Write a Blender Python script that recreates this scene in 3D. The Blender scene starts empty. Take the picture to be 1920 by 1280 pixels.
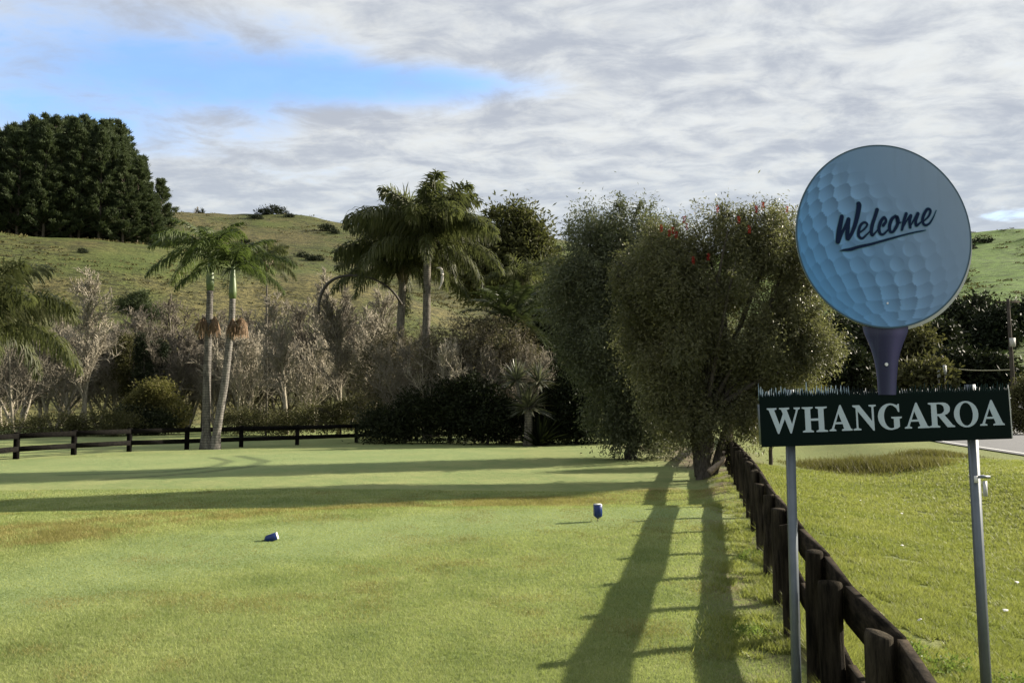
import bpy, math, random
import numpy as np
from mathutils import Vector
random.seed(5)
RNG = np.random.default_rng(11)
scene = bpy.context.scene
COL = scene.collection
rad = math.radians

# ------------------------------------------------------------------ camera geometry (real place measured from the photograph)
F = 1500.0; CAMH = 1.65; PITCH = math.atan(121 / F)
def ray(px, py):
    u = (px - 960) / F; v = (640 - py) / F
    d = np.array([u, math.cos(PITCH) - v * math.sin(PITCH), math.sin(PITCH) + v * math.cos(PITCH)])
    return d
def at(px, py, depth):
    d = ray(px, py); return np.array([0, 0, CAMH]) + d * (depth / d[1])
def gnd(px, py):
    d = ray(px, py); t = -CAMH / d[2]; return np.array([d[0] * t, d[1] * t])
def mpp(depth):          # metres per photo pixel at a depth
    return depth / F

SUN_AZ, SUN_EL = 69.0, 22.0

# ------------------------------------------------------------------ node helpers
def new_mat(name):
    m = bpy.data.materials.new(name); m.use_nodes = True
    nt = m.node_tree; nt.nodes.clear()
    return m, nt
class N:
    def __init__(s, nt): s.nt = nt
    def node(s, t, **kw):
        n = s.nt.nodes.new(t)
        for k, v in kw.items(): setattr(n, k, v)
        return n
    def link(s, a, b): s.nt.links.new(a, b)
    def setin(s, n, i, v):
        if v is None: return
        if isinstance(v, bpy.types.NodeSocket): s.link(v, n.inputs[i])
        else:
            try: n.inputs[i].default_value = v
            except Exception: n.inputs[i].default_value = tuple(v) + (1,)
    def math(s, op, a, b=None, c=None, clamp=False):
        n = s.node('ShaderNodeMath', operation=op); n.use_clamp = clamp
        s.setin(n, 0, a); s.setin(n, 1, b); s.setin(n, 2, c); return n.outputs[0]
    def mix(s, f, a, b, mode='MIX'):
        n = s.node('ShaderNodeMix', data_type='RGBA', blend_type=mode)
        s.setin(n, 0, f); s.setin(n, 6, a if isinstance(a, bpy.types.NodeSocket) else tuple(a) + (1,))
        s.setin(n, 7, b if isinstance(b, bpy.types.NodeSocket) else tuple(b) + (1,)); return n.outputs[2]
    def noise(s, vec, scale, detail=4, rough=.6, dist=0.0):
        n = s.node('ShaderNodeTexNoise'); s.setin(n, 'Vector', vec)
        n.inputs['Scale'].default_value = scale; n.inputs['Detail'].default_value = detail
        n.inputs['Roughness'].default_value = rough; n.inputs['Distortion'].default_value = dist
        return n.outputs['Fac']
    def ramp(s, f, lo, hi):          # smooth range
        n = s.node('ShaderNodeMapRange', interpolation_type='SMOOTHSTEP'); s.setin(n, 0, f)
        n.inputs[1].default_value = lo; n.inputs[2].default_value = hi; return n.outputs[0]
    def attr(s, name):
        return s.node('ShaderNodeAttribute', attribute_name=name)
    def coord(s, which='Object'): return s.node('ShaderNodeTexCoord').outputs[which]
    def mapping(s, vec, scale=(1, 1, 1), rot=(0, 0, 0)):
        n = s.node('ShaderNodeMapping'); s.setin(n, 0, vec); n.inputs['Scale'].default_value = scale
        n.inputs['Rotation'].default_value = rot; return n.outputs[0]
    def bsdf(s, color, rough=.8, metal=0.0, spec=.3, bump=None, bump_d=.02, bump_s=.5):
        b = s.node('ShaderNodeBsdfPrincipled')
        s.setin(b, 'Base Color', color if isinstance(color, bpy.types.NodeSocket) else tuple(color) + (1,))
        s.setin(b, 'Roughness', rough); s.setin(b, 'Metallic', metal); s.setin(b, 'Specular IOR Level', spec)
        if bump is not None:
            bn = s.node('ShaderNodeBump'); bn.inputs['Distance'].default_value = bump_d
            bn.inputs['Strength'].default_value = bump_s; s.link(bump, bn.inputs['Height']); s.link(bn.outputs[0], b.inputs['Normal'])
        return b.outputs[0]
    def out(s, sh):
        o = s.node('ShaderNodeOutputMaterial'); s.link(sh, o.inputs[0])

def foliage(name, dark, light, trans=.3, rough=.5, spec=.25, tcol=None, nscale=.6):
    m, nt = new_mat(name); n = N(nt)
    v = n.attr('v').outputs['Fac']
    big = n.noise(n.coord('Object'), nscale, 2)
    f = n.math('ADD', n.math('MULTIPLY', v, .65), n.math('MULTIPLY', n.math('SUBTRACT', big, .3), .8), clamp=True)
    oi = n.node('ShaderNodeObjectInfo'); f = n.math('ADD', f, n.math('MULTIPLY', n.math('SUBTRACT', oi.outputs['Random'], .5), .3), clamp=True)
    c = n.mix(f, dark, light)
    b = n.bsdf(c, rough=rough, spec=spec)
    t = n.node('ShaderNodeBsdfTranslucent')
    tc = n.mix(.5, c, tcol or (light[0] * 1.3, light[1] * 1.5, light[2] * .8)); n.link(tc, t.inputs[0])
    mx = n.node('ShaderNodeMixShader'); mx.inputs[0].default_value = trans
    n.link(b, mx.inputs[1]); n.link(t.outputs[0], mx.inputs[2]); n.out(mx.outputs[0]); return m
def bark(name, c1, c2, scale=(8, 8, 2), rings=0):
    m, nt = new_mat(name); n = N(nt); co = n.coord('Object')
    a = n.noise(n.mapping(co, scale), 2.2, 6, .7)
    c = n.mix(n.ramp(a, .3, .7), c1, c2)
    oi = n.node('ShaderNodeObjectInfo'); vs_ = n.node('ShaderNodeVectorMath', operation='SCALE'); n.link(c, vs_.inputs[0]); n.link(n.math('ADD', n.math('MULTIPLY', oi.outputs['Random'], .6), .7), vs_.inputs['Scale']); c = vs_.outputs[0]
    if rings:
        w = n.node('ShaderNodeTexWave', wave_type='BANDS', bands_direction='Z'); n.link(co, w.inputs[0])
        w.inputs['Scale'].default_value = rings; w.inputs['Distortion'].default_value = 1.2; w.inputs['Detail'].default_value = 2
        c = n.mix(n.math('MULTIPLY', n.ramp(w.outputs['Fac'], .75, .95), .55), c, (c1[0] * .35, c1[1] * .33, c1[2] * .3))
    n.out(n.bsdf(c, rough=.9, spec=.03, bump=a, bump_d=.03, bump_s=.8)); return m
def plain(name, c1, c2, rough=.6, metal=0.0, scale=6, spec=.4, bump_s=.15):
    m, nt = new_mat(name); n = N(nt); a = n.noise(n.coord('Object'), scale, 5, .65)
    n.out(n.bsdf(n.mix(a, c1, c2), rough=rough, metal=metal, spec=spec, bump=a, bump_d=.004, bump_s=bump_s)); return m

# ------------------------------------------------------------------ mesh helpers
class MB:
    """collects vertices, quads and triangles (with a per-vertex random value v) and makes one mesh"""
    def __init__(s): s.V = []; s.Q = []; s.T = []; s.A = []; s.n = 0
    def add(s, V, Q=None, T=None, a=None):
        V = np.asarray(V, float).reshape(-1, 3)
        if Q is not None and len(Q): s.Q.append(np.asarray(Q, int).reshape(-1, 4) + s.n)
        if T is not None and len(T): s.T.append(np.asarray(T, int).reshape(-1, 3) + s.n)
        s.V.append(V); s.A.append(np.full(len(V), .5) if a is None else np.broadcast_to(a, (len(V),)).astype(float))
        s.n += len(V); return s
    def mesh(s, name, smooth=False, origin=None):
        V = np.concatenate(s.V) if s.V else np.zeros((0, 3)); A = np.concatenate(s.A)
        if origin is not None: V = V - np.asarray(origin)
        Q = np.concatenate(s.Q) if s.Q else np.zeros((0, 4), int); T = np.concatenate(s.T) if s.T else np.zeros((0, 3), int)
        me = bpy.data.meshes.new(name); me.vertices.add(len(V)); me.vertices.foreach_set('co', V.ravel())
        me.loops.add(Q.size + T.size); me.loops.foreach_set('vertex_index', np.concatenate([Q.ravel(), T.ravel()]))
        me.polygons.add(len(Q) + len(T))
        st = np.concatenate([np.arange(len(Q)) * 4, Q.size + np.arange(len(T)) * 3])
        me.polygons.foreach_set('loop_start', st)
        if smooth: me.polygons.foreach_set('use_smooth', np.ones(len(Q) + len(T), bool))
        me.update(calc_edges=True)
        at_ = me.attributes.new('v', 'FLOAT', 'POINT'); at_.data.foreach_set('value', A)
        me.validate(); return me

def link(name, me, mat=None, parent=None, loc=None, rotz=0.0, scale=None):
    o = bpy.data.objects.new(name, me); COL.objects.link(o)
    if mat is not None and me is not None and len(me.materials) == 0: me.materials.append(mat)
    if parent is not None: o.parent = parent
    if loc is not None: o.location = tuple(loc)
    o.rotation_euler = (0, 0, rotz)
    if scale is not None: o.scale = (scale,) * 3 if np.isscalar(scale) else scale
    return o
def tag(o, label, cat, group=None):
    o['label'] = label; o['category'] = cat
    if group: o['group'] = group
    return o
def thing(name, label, cat, loc=(0, 0, 0), rotz=0.0, group=None, scale=None):
    return tag(link(name, None, None, None, loc, rotz, scale), label, cat, group)
def kind(o, k): o['kind'] = k; return o
def copy_tree(o, parent=None):
    c = o.copy(); COL.objects.link(c); c.parent = parent
    for ch in [x for x in o.children]: copy_tree(ch, c)
    return c

def frame(d):
    d = d / (np.linalg.norm(d, axis=-1, keepdims=True) + 1e-9)
    up = np.where(np.abs(d[..., 2:3]) > .9, np.array([1., 0, 0]), np.array([0, 0, 1.]))
    a = np.cross(d, up); a /= np.linalg.norm(a, axis=-1, keepdims=True) + 1e-9
    return d, a, np.cross(d, a)
def tube(mb, P, r, sides=8, cap=True, a=None):
    P = np.asarray(P, float); n = len(P); r = np.broadcast_to(r, (n,))
    T = np.gradient(P, axis=0); d = T / (np.linalg.norm(T, axis=1, keepdims=True) + 1e-9)
    ref = np.array([1., 0, 0]) if abs(d[0][2]) > .8 else np.array([0, 0, 1.])
    A = np.cross(d, ref); A /= np.linalg.norm(A, axis=1, keepdims=True) + 1e-9; B = np.cross(d, A)
    th = np.linspace(0, 2 * np.pi, sides, endpoint=False)
    V = P[:, None] + r[:, None, None] * (A[:, None] * np.cos(th)[None, :, None] + B[:, None] * np.sin(th)[None, :, None])
    i = np.arange(n - 1)[:, None] * sides; j = np.arange(sides)[None]; k = (j + 1) % sides
    Q = np.stack([i + j, i + k, i + sides + k, i + sides + j], -1).reshape(-1, 4)
    V = V.reshape(-1, 3); Tt = []
    if cap:
        m = len(V); V = np.vstack([V, P[0], P[-1]])
        for q in range(sides):
            Tt.append((m, (q + 1) % sides, q)); Tt.append((m + 1, (n - 1) * sides + q, (n - 1) * sides + (q + 1) % sides))
    mb.add(V, Q, Tt, a); return mb
def prisms(mb, P0, P1, r0, r1, sides=3, a=None):
    P0 = np.asarray(P0); P1 = np.asarray(P1); m = len(P0)
    if m == 0: return mb
    _, A, B = frame(P1 - P0); th = np.linspace(0, 2 * np.pi, sides, endpoint=False)
    ring = A[:, None] * np.cos(th)[None, :, None] + B[:, None] * np.sin(th)[None, :, None]
    r0 = np.broadcast_to(r0, (m,)); r1 = np.broadcast_to(r1, (m,))
    V = np.stack([P0[:, None] + ring * r0[:, None, None], P1[:, None] + ring * r1[:, None, None]], 1).reshape(-1, 3)
    j = np.arange(sides); k = (j + 1) % sides
    q = np.stack([j, k, k + sides, j + sides], -1)
    Q = (np.arange(m)[:, None, None] * 2 * sides + q[None]).reshape(-1, 4)
    mb.add(V, Q, None, None if a is None else np.repeat(a, 2 * sides)); return mb
def leaves(mb, C, D, L, W, rng=RNG, v=None, fold=0.0):
    """rhombus leaves: base point C, direction D, length L, width W"""
    m = len(C); D, A, B = frame(D); th = rng.uniform(0, 2 * np.pi, m)[:, None]
    S = A * np.cos(th) + B * np.sin(th); L = np.broadcast_to(L, (m,))[:, None]; W = np.broadcast_to(W, (m,))[:, None]
    mid = C + D * L * .45
    V = np.stack([C, mid + S * W * .5, C + D * L, mid - S * W * .5], 1).reshape(-1, 3)
    Q = np.arange(4 * m).reshape(-1, 4)
    vv = rng.uniform(0, 1, m) if v is None else v
    mb.add(V, Q, None, np.repeat(vv, 4)); return mb
def box(mb, lo, hi, bevel=0.0):
    lo = np.array(lo, float); hi = np.array(hi, float)
    c = np.array([[x, y, z] for z in (0, 1) for y in (0, 1) for x in (0, 1)]); V = lo + c * (hi - lo)
    Q = [(0, 2, 3, 1), (4, 5, 7, 6), (0, 1, 5, 4), (2, 6, 7, 3), (0, 4, 6, 2), (1, 3, 7, 5)]
    mb.add(V, Q); return mb
def obox(mb, P0, P1, w, h, up=(0, 0, 1)):
    """a board from P0 to P1 with width w (sideways) and height h, centred on the line"""
    P0 = np.array(P0, float); P1 = np.array(P1, float); d = P1 - P0; d /= np.linalg.norm(d)
    s = np.cross(d, up); s /= np.linalg.norm(s); u = np.cross(s, d)
    V = [P + s * a * w / 2 + u * b * h / 2 for P in (P0, P1) for b in (-1, 1) for a in (-1, 1)]
    Q = [(0, 2, 3, 1), (4, 5, 7, 6), (0, 1, 5, 4), (2, 6, 7, 3), (0, 4, 6, 2), (1, 3, 7, 5)]
    mb.add(V, Q); return mb

# ------------------------------------------------------------------ terrain
def pxaz(px): return math.atan((px - 960) / F)
def ridge_tab(tab, R):
    az, h = [], []
    for px, py in tab:
        d = ray(px, py); az.append(math.atan2(d[0], d[1])); h.append(CAMH + R * d[2] / math.hypot(d[0], d[1]))
    return np.array(az), np.array(h)
R1, R2 = 168.0, 330.0
T1 = ridge_tab([(-1400, 400), (-300, 412), (0, 422), (180, 434), (330, 450), (430, 468), (580, 490), (760, 540), (960, 610), (1200, 690), (1500, 740), (2600, 745)], R1)
T2 = ridge_tab([(-2000, 430), (-600, 410), (0, 402), (320, 395), (400, 397), (520, 403), (640, 415), (850, 432), (1020, 447), (1100, 459), (1300, 474), (1500, 468), (1700, 450), (1820, 437), (1920, 429), (2400, 380), (3400, 400)], R2)
def sstep(x): x = np.clip(x, 0, 1); return x * x * (3 - 2 * x)
def vnoise(x, y, s, seed=0):
    """smooth value noise"""
    x = x / s + 31.7 * seed; y = y / s - 17.3 * seed; xi = np.floor(x); yi = np.floor(y); fx = sstep(x - xi); fy = sstep(y - yi)
    def h(a, b):
        q = np.sin(a * 127.1 + b * 311.7 + seed * 74.7) * 43758.5453; return q - np.floor(q)
    return (h(xi, yi) * (1 - fx) + h(xi + 1, yi) * fx) * (1 - fy) + (h(xi, yi + 1) * (1 - fx) + h(xi + 1, yi + 1) * fx) * fy - .5
ROAD = [(5, -60), (8.5, -20), (11.5, -6), (15.0, 5), (18.0, 16), (20.6, 27), (23.2, 38), (27.0, 49), (32.5, 58), (41, 68), (53, 77), (68, 85), (90, 92)]
ROAD2 = [(150, 112), (100, 121), (79, 126), (66, 137), (58, 150)]
def seg_dist(X, Y, pts):
    best = np.full(X.shape, 1e9); par = np.zeros(X.shape); acc = 0
    for (ax, ay), (bx, by) in zip(pts[:-1], pts[1:]):
        dx, dy = bx - ax, by - ay; L2 = dx * dx + dy * dy
        t = np.clip(((X - ax) * dx + (Y - ay) * dy) / L2, 0, 1)
        d = np.hypot(X - ax - t * dx, Y - ay - t * dy); m = d < best
        best = np.where(m, d, best); par = np.where(m, acc + t * math.sqrt(L2), par); acc += math.sqrt(L2)
    return best, par
def smooth_path(pts, k=3):
    P = np.array(pts, float)
    for _ in range(k):
        Q = [P[0]]
        for a, b in zip(P[:-1], P[1:]): Q += [a * .75 + b * .25, a * .25 + b * .75]
        Q.append(P[-1]); P = np.array(Q)
    return P
ROADS = smooth_path(ROAD, 2); ROAD2S = smooth_path(ROAD2, 2)
FENCE = [(0.2, -1.2), (0.62, .6), (0.97, 1.7), (1.2, 2.45), (1.38, 3.1), (1.56, 4.0), (1.78, 4.83), (1.98, 5.8), (2.26, 6.89), (2.52, 8.0), (2.82, 9.2), (3.2, 10.7), (3.74, 12.9), (4.3, 15.2), (5.37, 19.9), (6.8, 26), (8.8, 33), (11.5, 42)]
def base_terrain(X, Y):
    r = np.hypot(X, Y) + 1e-6; a = np.arctan2(X, Y)
    H1 = np.interp(a, *T1); H2 = np.interp(a, *T2)
    rr = 68 + 17 * sstep((.35 - a) / .3)
    s2 = np.clip((r - rr) / (R2 - rr), 0, None); up = np.minimum(s2, 1) ** 1.2
    down = sstep((r - R2) / 420) * .8
    h2 = H2 * (up - down * (s2 > 1))
    s1 = sstep((r - 78) / (R1 - 78)); s1 = s1 * .6 + np.clip((r - 78) / (R1 - 78), 0, 1) * .4
    h1 = H1 * s1 * (1 - .25 * sstep((r - R1) / 60)) - np.where(r > R1 + 25, (r - R1 - 25) * .18, 0)
    k = 4.0; m = np.maximum(h1, h2); h = m + k * np.log(np.exp((h1 - m) / k) + np.exp((h2 - m) / k)) - k * math.log(2) * np.exp(-((np.abs(h1 - h2)) / 12))
    h = np.where(r < 66, 0, h * sstep((r - 66) / 25))
    # behind the photographer the ground stays level
    front = sstep((2.0 - np.abs(a)) / .5); h = h * front
    far = sstep((r - 60) / 60)
    h = h + far * (vnoise(X, Y, 34, 1) * 2.2 + vnoise(X, Y, 13, 2) * 1.1 + vnoise(X, Y, 5, 3) * .35) * np.clip(h / 12, 0, 1)
    return h
def terrain(X, Y):
    X = np.asarray(X, float); Y = np.asarray(Y, float)
    h = base_terrain(X, Y)
    r = np.hypot(X, Y); near = 1 - sstep((r - 50) / 30)
    h = h + near * (vnoise(X, Y, 6, 4) * .08 + vnoise(X, Y, 2.4, 5) * .045 + vnoise(X, Y, .6, 55) * .012) * (1 - .8 * sstep((r - 20) / 8)) * sstep((r - 2) / 4)
    fx = np.interp(Y, [p[1] for p in FENCE], [p[0] for p in FENCE]); off = X - fx
    tee_edge = 13.0 + .06 * X; lf = 1 - sstep((off + .9) / .7)
    h = h + near * lf * (.05 * (1 - sstep((Y - tee_edge + .7) / 1.3)) - .11 * sstep((Y - tee_edge) / .8) * (1 - sstep((Y - 22) / 8)))
    ed = np.interp(Y, [p[1] for p in ROAD], [p[0] for p in ROAD]) - 3.6 - fx
    mid = np.where((off > 0) & (ed > 1), np.clip(off / np.maximum(ed, 1), 0, 1), 0)
    h = h - near * .30 * np.sin(np.pi * np.clip(mid * 1.5, 0, 1)) ** 2 + near * .22 * sstep((mid - .45) / .4)
    for P, w in ((ROADS, 3.7), (ROAD2S, 3.7)):
        d, par = seg_dist(X, Y, [tuple(p) for p in P]); f = 1 - sstep((d - w) / 5.0)
        L = np.concatenate([[0], np.cumsum(np.hypot(*np.diff(P, axis=0).T))])
        hp = base_terrain(P[:, 0], P[:, 1]); hp = np.convolve(np.pad(hp, 2, 'edge'), np.ones(5) / 5, 'valid')
        h = h * (1 - f) + np.interp(par, L, hp) * f
    return h
def tz(x, y): return float(terrain(np.array([x]), np.array([y]))[0])

th = np.concatenate([np.radians(np.arange(-180, -52, 4)), np.radians(np.arange(-52, 52, .22)), np.radians(np.arange(52, 180, 4))])
rs = .4 * (1500 / .4) ** (np.arange(640) / 639)
TH, RS = np.meshgrid(th, rs); X = RS * np.sin(TH); Y = RS * np.cos(TH); Z = terrain(X, Y)
nt_, nr = len(th), len(rs)
i = np.arange(nr - 1)[:, None] * nt_; j = np.arange(nt_)[None]; k = (j + 1) % nt_
Q = np.stack([i + j, i + nt_ + j, i + nt_ + k, i + k], -1).reshape(-1, 4)[:, ::-1]
gm = MB(); gm.add(np.stack([X, Y, Z], -1).reshape(-1, 3), Q)
gm.add(np.array([[0, 0, 0.]])); c0 = nr * nt_
gm.T.append(np.stack([np.full(nt_, c0), (np.arange(nt_) + 1) % nt_, np.arange(nt_)], -1))
gme = gm.mesh('ground', smooth=True)
# ---- true turf colours: rough grass, mown tee, wheel tracks, bare earth, pasture, verge
def polyline_mask(X, Y, pts, hw, soft=.3, pix=True):
    P = [tuple(gnd(*p)) for p in pts] if pix else pts
    L = np.concatenate([[0], np.cumsum([math.dist(a, b) for a, b in zip(P[:-1], P[1:])])])
    d, par = seg_dist(X, Y, P); w = np.interp(par, L, np.broadcast_to(hw, (len(P),)))
    return 1 - sstep((d - w) / (w * soft * 2) + .5)
def masks(X, Y):
    r = np.hypot(X, Y); nz = vnoise(X, Y, .7, 6) * .35 + vnoise(X, Y, .22, 7) * .25
    Xn = X + vnoise(X, Y, 1.3, 8) * .5; Yn = Y + vnoise(X, Y, 1.3, 9) * .5
    fx = np.interp(Y, [p[1] for p in FENCE], [p[0] for p in FENCE]); off = X - fx
    left = off < 0
    rough = polyline_mask(Xn, Yn, [(-300, 1035), (60, 1010), (280, 985), (500, 958), (800, 938), (1100, 925), (1260, 915)], [1.1, 1.1, .95, .8, .8, .9, 1.0], .5)
    tee = polyline_mask(Xn, Yn, [(-500, 1150), (0, 1120), (350, 1050), (800, 990), (1250, 968), (1300, 962)], [1.2, 1.2, 1.2, 1.1, 1.0, .8], .5) * .8
    tee = np.maximum(tee, polyline_mask(Xn, Yn, [(-200, 872), (200, 868), (500, 862), (800, 850)], [2.5, 4, 4, 3], .4) * .45)
    tr = np.zeros_like(X)
    xj = X + vnoise(X, Y, .5, 12) * .06; yj = Y + vnoise(X, Y, .5, 13) * .06
    thin = polyline_mask(X, Y, [(120, 884), (300, 878), (400, 868), (432, 860), (400, 855)], .16, .5)
    thin = np.maximum(thin, polyline_mask(X, Y, [(200, 892), (380, 878), (470, 868), (498, 860), (450, 853)], .2, .5))
    tr = np.maximum(tr, thin * .6)
    dirt = np.exp(-((off + .25) / .42) ** 2) * (.35 + 1.6 * np.clip(nz + .15 + vnoise(X, Y, 1.1, 14), 0, 1)) * (Y > 0)
    d2 = polyline_mask(Xn, Yn, [(1230, 838), (1300, 845), (1345, 870)], [1.6, 1.6, 1.1], .6); dirt = np.maximum(dirt, d2)
    past = sstep((r - 62) / 20); verge = np.where(left, 0, 1) * (1 - past)
    return [np.clip(q, 0, 1) for q in (rough * (1 - verge), tee * (1 - verge), tr * (1 - verge), dirt, past, verge)]
rough, tee, tr, dirt, past, verge = masks(X, Y)
def color_attr(me, name, a, b, c, d=None):
    n_ = len(me.vertices); arr = np.ones((n_, 4)); 
    for q, w in enumerate((a, b, c)): arr[:len(w.ravel()), q] = w.ravel()
    at_ = me.attributes.new(name, 'FLOAT_COLOR', 'POINT'); at_.data.foreach_set('color', arr.ravel())
color_attr(gme, 'm1', rough, tee, tr); color_attr(gme, 'm2', dirt, past, verge)
def ground_mat():
    m, nt = new_mat('turf'); n = N(nt); co = n.coord('Object')
    def sep(nm):
        s_ = n.node('ShaderNodeSeparateColor'); n.link(n.attr(nm).outputs['Color'], s_.inputs[0]); return s_.outputs
    a = sep('m1'); b = sep('m2')
    fine = n.noise(co, 42, 6, .75); mid = n.noise(co, 5.5, 6, .7); big = n.noise(co, .55, 4, .6)
    streak = n.noise(n.mapping(co, (1, 4.5, 1), (0, 0, rad(12))), 2.2, 5, .65)
    c = n.mix(n.ramp(big, .35, .68), (.155, .205, .075), (.225, .255, .10))
    c = n.mix(n.math('MULTIPLY', n.ramp(mid, .42, .68), .55), c, (.265, .265, .11))
    c = n.mix(n.math('MULTIPLY', n.ramp(streak, .5, .72), .45), c, (.105, .15, .045))
    c = n.mix(n.math('MULTIPLY', a[0], n.ramp(mid, .25, .55)), c, (.22, .175, .065))
    c = n.mix(n.math('MULTIPLY', a[1], .85), c, (.20, .265, .115))
    # wheel tracks: dew and dry stalks pressed down, deeper green blades
    c = n.mix(n.math('MULTIPLY', a[2], .93), c, n.mix(mid, (.034, .052, .028), (.055, .072, .034)))
    c = n.mix(n.math('MULTIPLY', b[2], .9), c, n.mix(n.ramp(mid, .35, .65), (.105, .135, .035), (.145, .155, .045)))
    c = n.mix(n.math('MULTIPLY', n.math('MULTIPLY', b[2], n.ramp(n.noise(co, 1.2, 5, .7), .55, .72)), .7), c, (.085, .12, .028))
    c = n.mix(n.math('MULTIPLY', b[0], n.ramp(mid, .25, .55)), c, n.mix(fine, (.075, .058, .040), (.20, .155, .105)))
    # hillside pasture
    pn = n.noise(co, .045, 6, .62); pm = n.noise(n.mapping(co, (1, 1, 5)), .35, 6, .7); pf = n.noise(co, 1.6, 5, .7)
    p = n.mix(n.ramp(pn, .38, .62), (.092, .108, .032), (.150, .132, .054))
    p = n.mix(n.math('MULTIPLY', n.ramp(pm, .46, .62), .8), p, (.030, .030, .014))
    p = n.mix(n.math('MULTIPLY', n.ramp(pf, .46, .60), .75), p, (.026, .028, .013))
    p = n.mix(n.math('MULTIPLY', n.ramp(n.noise(co, .016, 3), .5, .62), .6), p, (.085, .115, .028))
    xs = n.node('ShaderNodeSeparateXYZ'); n.link(co, xs.inputs[0])
    east = n.ramp(xs.outputs[0], 0, 110)
    p = n.mix(n.math('MULTIPLY', east, .9), p, n.mix(n.ramp(pm, .45, .6), (.105, .185, .028), (.055, .095, .020)))
    c = n.mix(b[1], c, p)
    v = n.math('ADD', n.math('MULTIPLY', fine, .75), .62)
    vn = n.node('ShaderNodeVectorMath', operation='SCALE'); n.link(c, vn.inputs[0]); n.link(v, vn.inputs['Scale'])
    h = n.math('ADD', n.math('ADD', fine, n.math('MULTIPLY', mid, 2.0)), n.math('MULTIPLY', n.math('MULTIPLY', b[1], n.math('ADD', pf, pm)), 22.0))
    b_ = n.bsdf(vn.outputs[0], rough=.85, spec=.15, bump=h, bump_d=.03, bump_s=.6); n.out(b_); return m
kind(link('ground', gme, ground_mat()), 'structure')

# ------------------------------------------------------------------ road strips
def asphalt():
    m, nt = new_mat('asphalt'); n = N(nt); co = n.coord('Object')
    a = n.noise(co, 30, 5, .7); b = n.noise(co, 1.3, 4)
    n.out(n.bsdf(n.mix(n.math('MULTIPLY', n.math('ADD', a, b), .5), (.075, .078, .085), (.16, .16, .165)), rough=.8, bump=a, bump_d=.01)); return m
M_ASPH = asphalt(); M_PAINT = plain('road_paint', (.62, .62, .6), (.8, .8, .78), .6)
def strip(P, o0, o1, dz, step=.5):
    L = np.concatenate([[0], np.cumsum(np.hypot(*np.diff(P, axis=0).T))]); s = np.arange(0, L[-1], step)
    x = np.interp(s, L, P[:, 0]); y = np.interp(s, L, P[:, 1]); tx = np.gradient(x); ty = np.gradient(y); l = np.hypot(tx, ty)
    nx, ny = ty / l, -tx / l; cols = np.linspace(o0, o1, 7 if abs(o1 - o0) > 1 else 2)
    Xs = x[:, None] + nx[:, None] * cols; Ys = y[:, None] + ny[:, None] * cols
    zc = terrain(x, y)[:, None] + dz - .012 * (cols / 3.5)[None] ** 2
    V = np.stack([Xs, Ys, np.broadcast_to(zc, Xs.shape)], -1).reshape(-1, 3); c = len(cols)
    i = np.arange(len(s) - 1)[:, None] * c; j = np.arange(c - 1)[None]
    return V, np.stack([i + j, i + j + 1, i + c + j + 1, i + c + j], -1).reshape(-1, 4)
for P in (ROADS, ROAD2S):
    mb = MB(); mb.add(*strip(P, -3.5, 3.5, .05)); kind(link('road', mb.mesh('road', True), M_ASPH), 'structure')
    mb = MB(); mb.add(*strip(P, -3.2, -3.08, .056)); mb.add(*strip(P, 3.08, 3.2, .056)); kind(link('road_marking', mb.mesh('road_marking'), M_PAINT), 'structure')

# ------------------------------------------------------------------ grass blades (nobody could count them)
M_BLADE = foliage('lawn_blades', (.072, .112, .034), (.37, .40, .165), .35, .7, .08, nscale=1.1)
M_ROUGH = foliage('rough_blades', (.12, .115, .040), (.34, .31, .125), .3, .7, .05, nscale=2.0)
M_BLADE_T = foliage('track_blades', (.036, .056, .028), (.065, .088, .042), .25, .6, .1, nscale=1.5)
M_VERGE = foliage('verge_blades', (.075, .11, .024), (.27, .275, .085), .4, .55, .2, nscale=.8)
def blades(Px, Py, h, w, lean, name, mat, v=None):
    m = len(Px); a = RNG.uniform(0, 2 * np.pi, m); z = terrain(Px, Py) - .003
    B = np.stack([Px, Py, z], -1); s = np.stack([np.cos(a), np.sin(a), 0 * a], -1) * (w / 2)[:, None]
    la = RNG.uniform(0, 2 * np.pi, m); tip = B + np.stack([np.cos(la) * lean * h, np.sin(la) * lean * h, h], -1)
    V = np.stack([B - s, B + s, tip], 1).reshape(-1, 3)
    vv = RNG.uniform(0, 1, m) if v is None else v
    mb = MB(); mb.add(V, None, np.arange(3 * m).reshape(-1, 3), np.repeat(vv, 3)); return link(name, mb.mesh(name), mat)
def fence_x(y): return np.interp(y, [p[1] for p in FENCE], [p[0] for p in FENCE])
n0 = 1150000
y = 3.6 * (17 / 3.6) ** RNG.uniform(0, 1, n0) ; x = RNG.uniform(-1.05, .4, n0) * y
keep = (x < fence_x(y) - .02); x, y = x[keep], y[keep]
mk = masks(x, y); dry = vnoise(x, y, .8, 41) + vnoise(x, y, .25, 42) * .7; it = (mk[0] * (.6 + dry) > RNG.uniform(.12, .7, len(x))) | (dry > RNG.uniform(.1, .9, len(x)))
hh = RNG.uniform(.012, .03, len(x)) * (1 + .5 * mk[0]) * (1 - .5 * mk[1]) ; ww = RNG.uniform(.003, .006, len(x)) * np.clip(y / 6, .8, 2.4)
keepd = (RNG.uniform(0, 1, len(x)) > mk[3] * .7)
a_ = keepd & ~it; vv = np.clip(RNG.uniform(0, .8, len(x)) + vnoise(x, y, .4, 21) * .6 + .1, 0, 1)
kind(blades(x[a_], y[a_], hh[a_], ww[a_], RNG.uniform(.2, 1.3, a_.sum()), 'lawn_grass', M_BLADE, vv[a_]), 'stuff')
a_ = keepd & it
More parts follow.
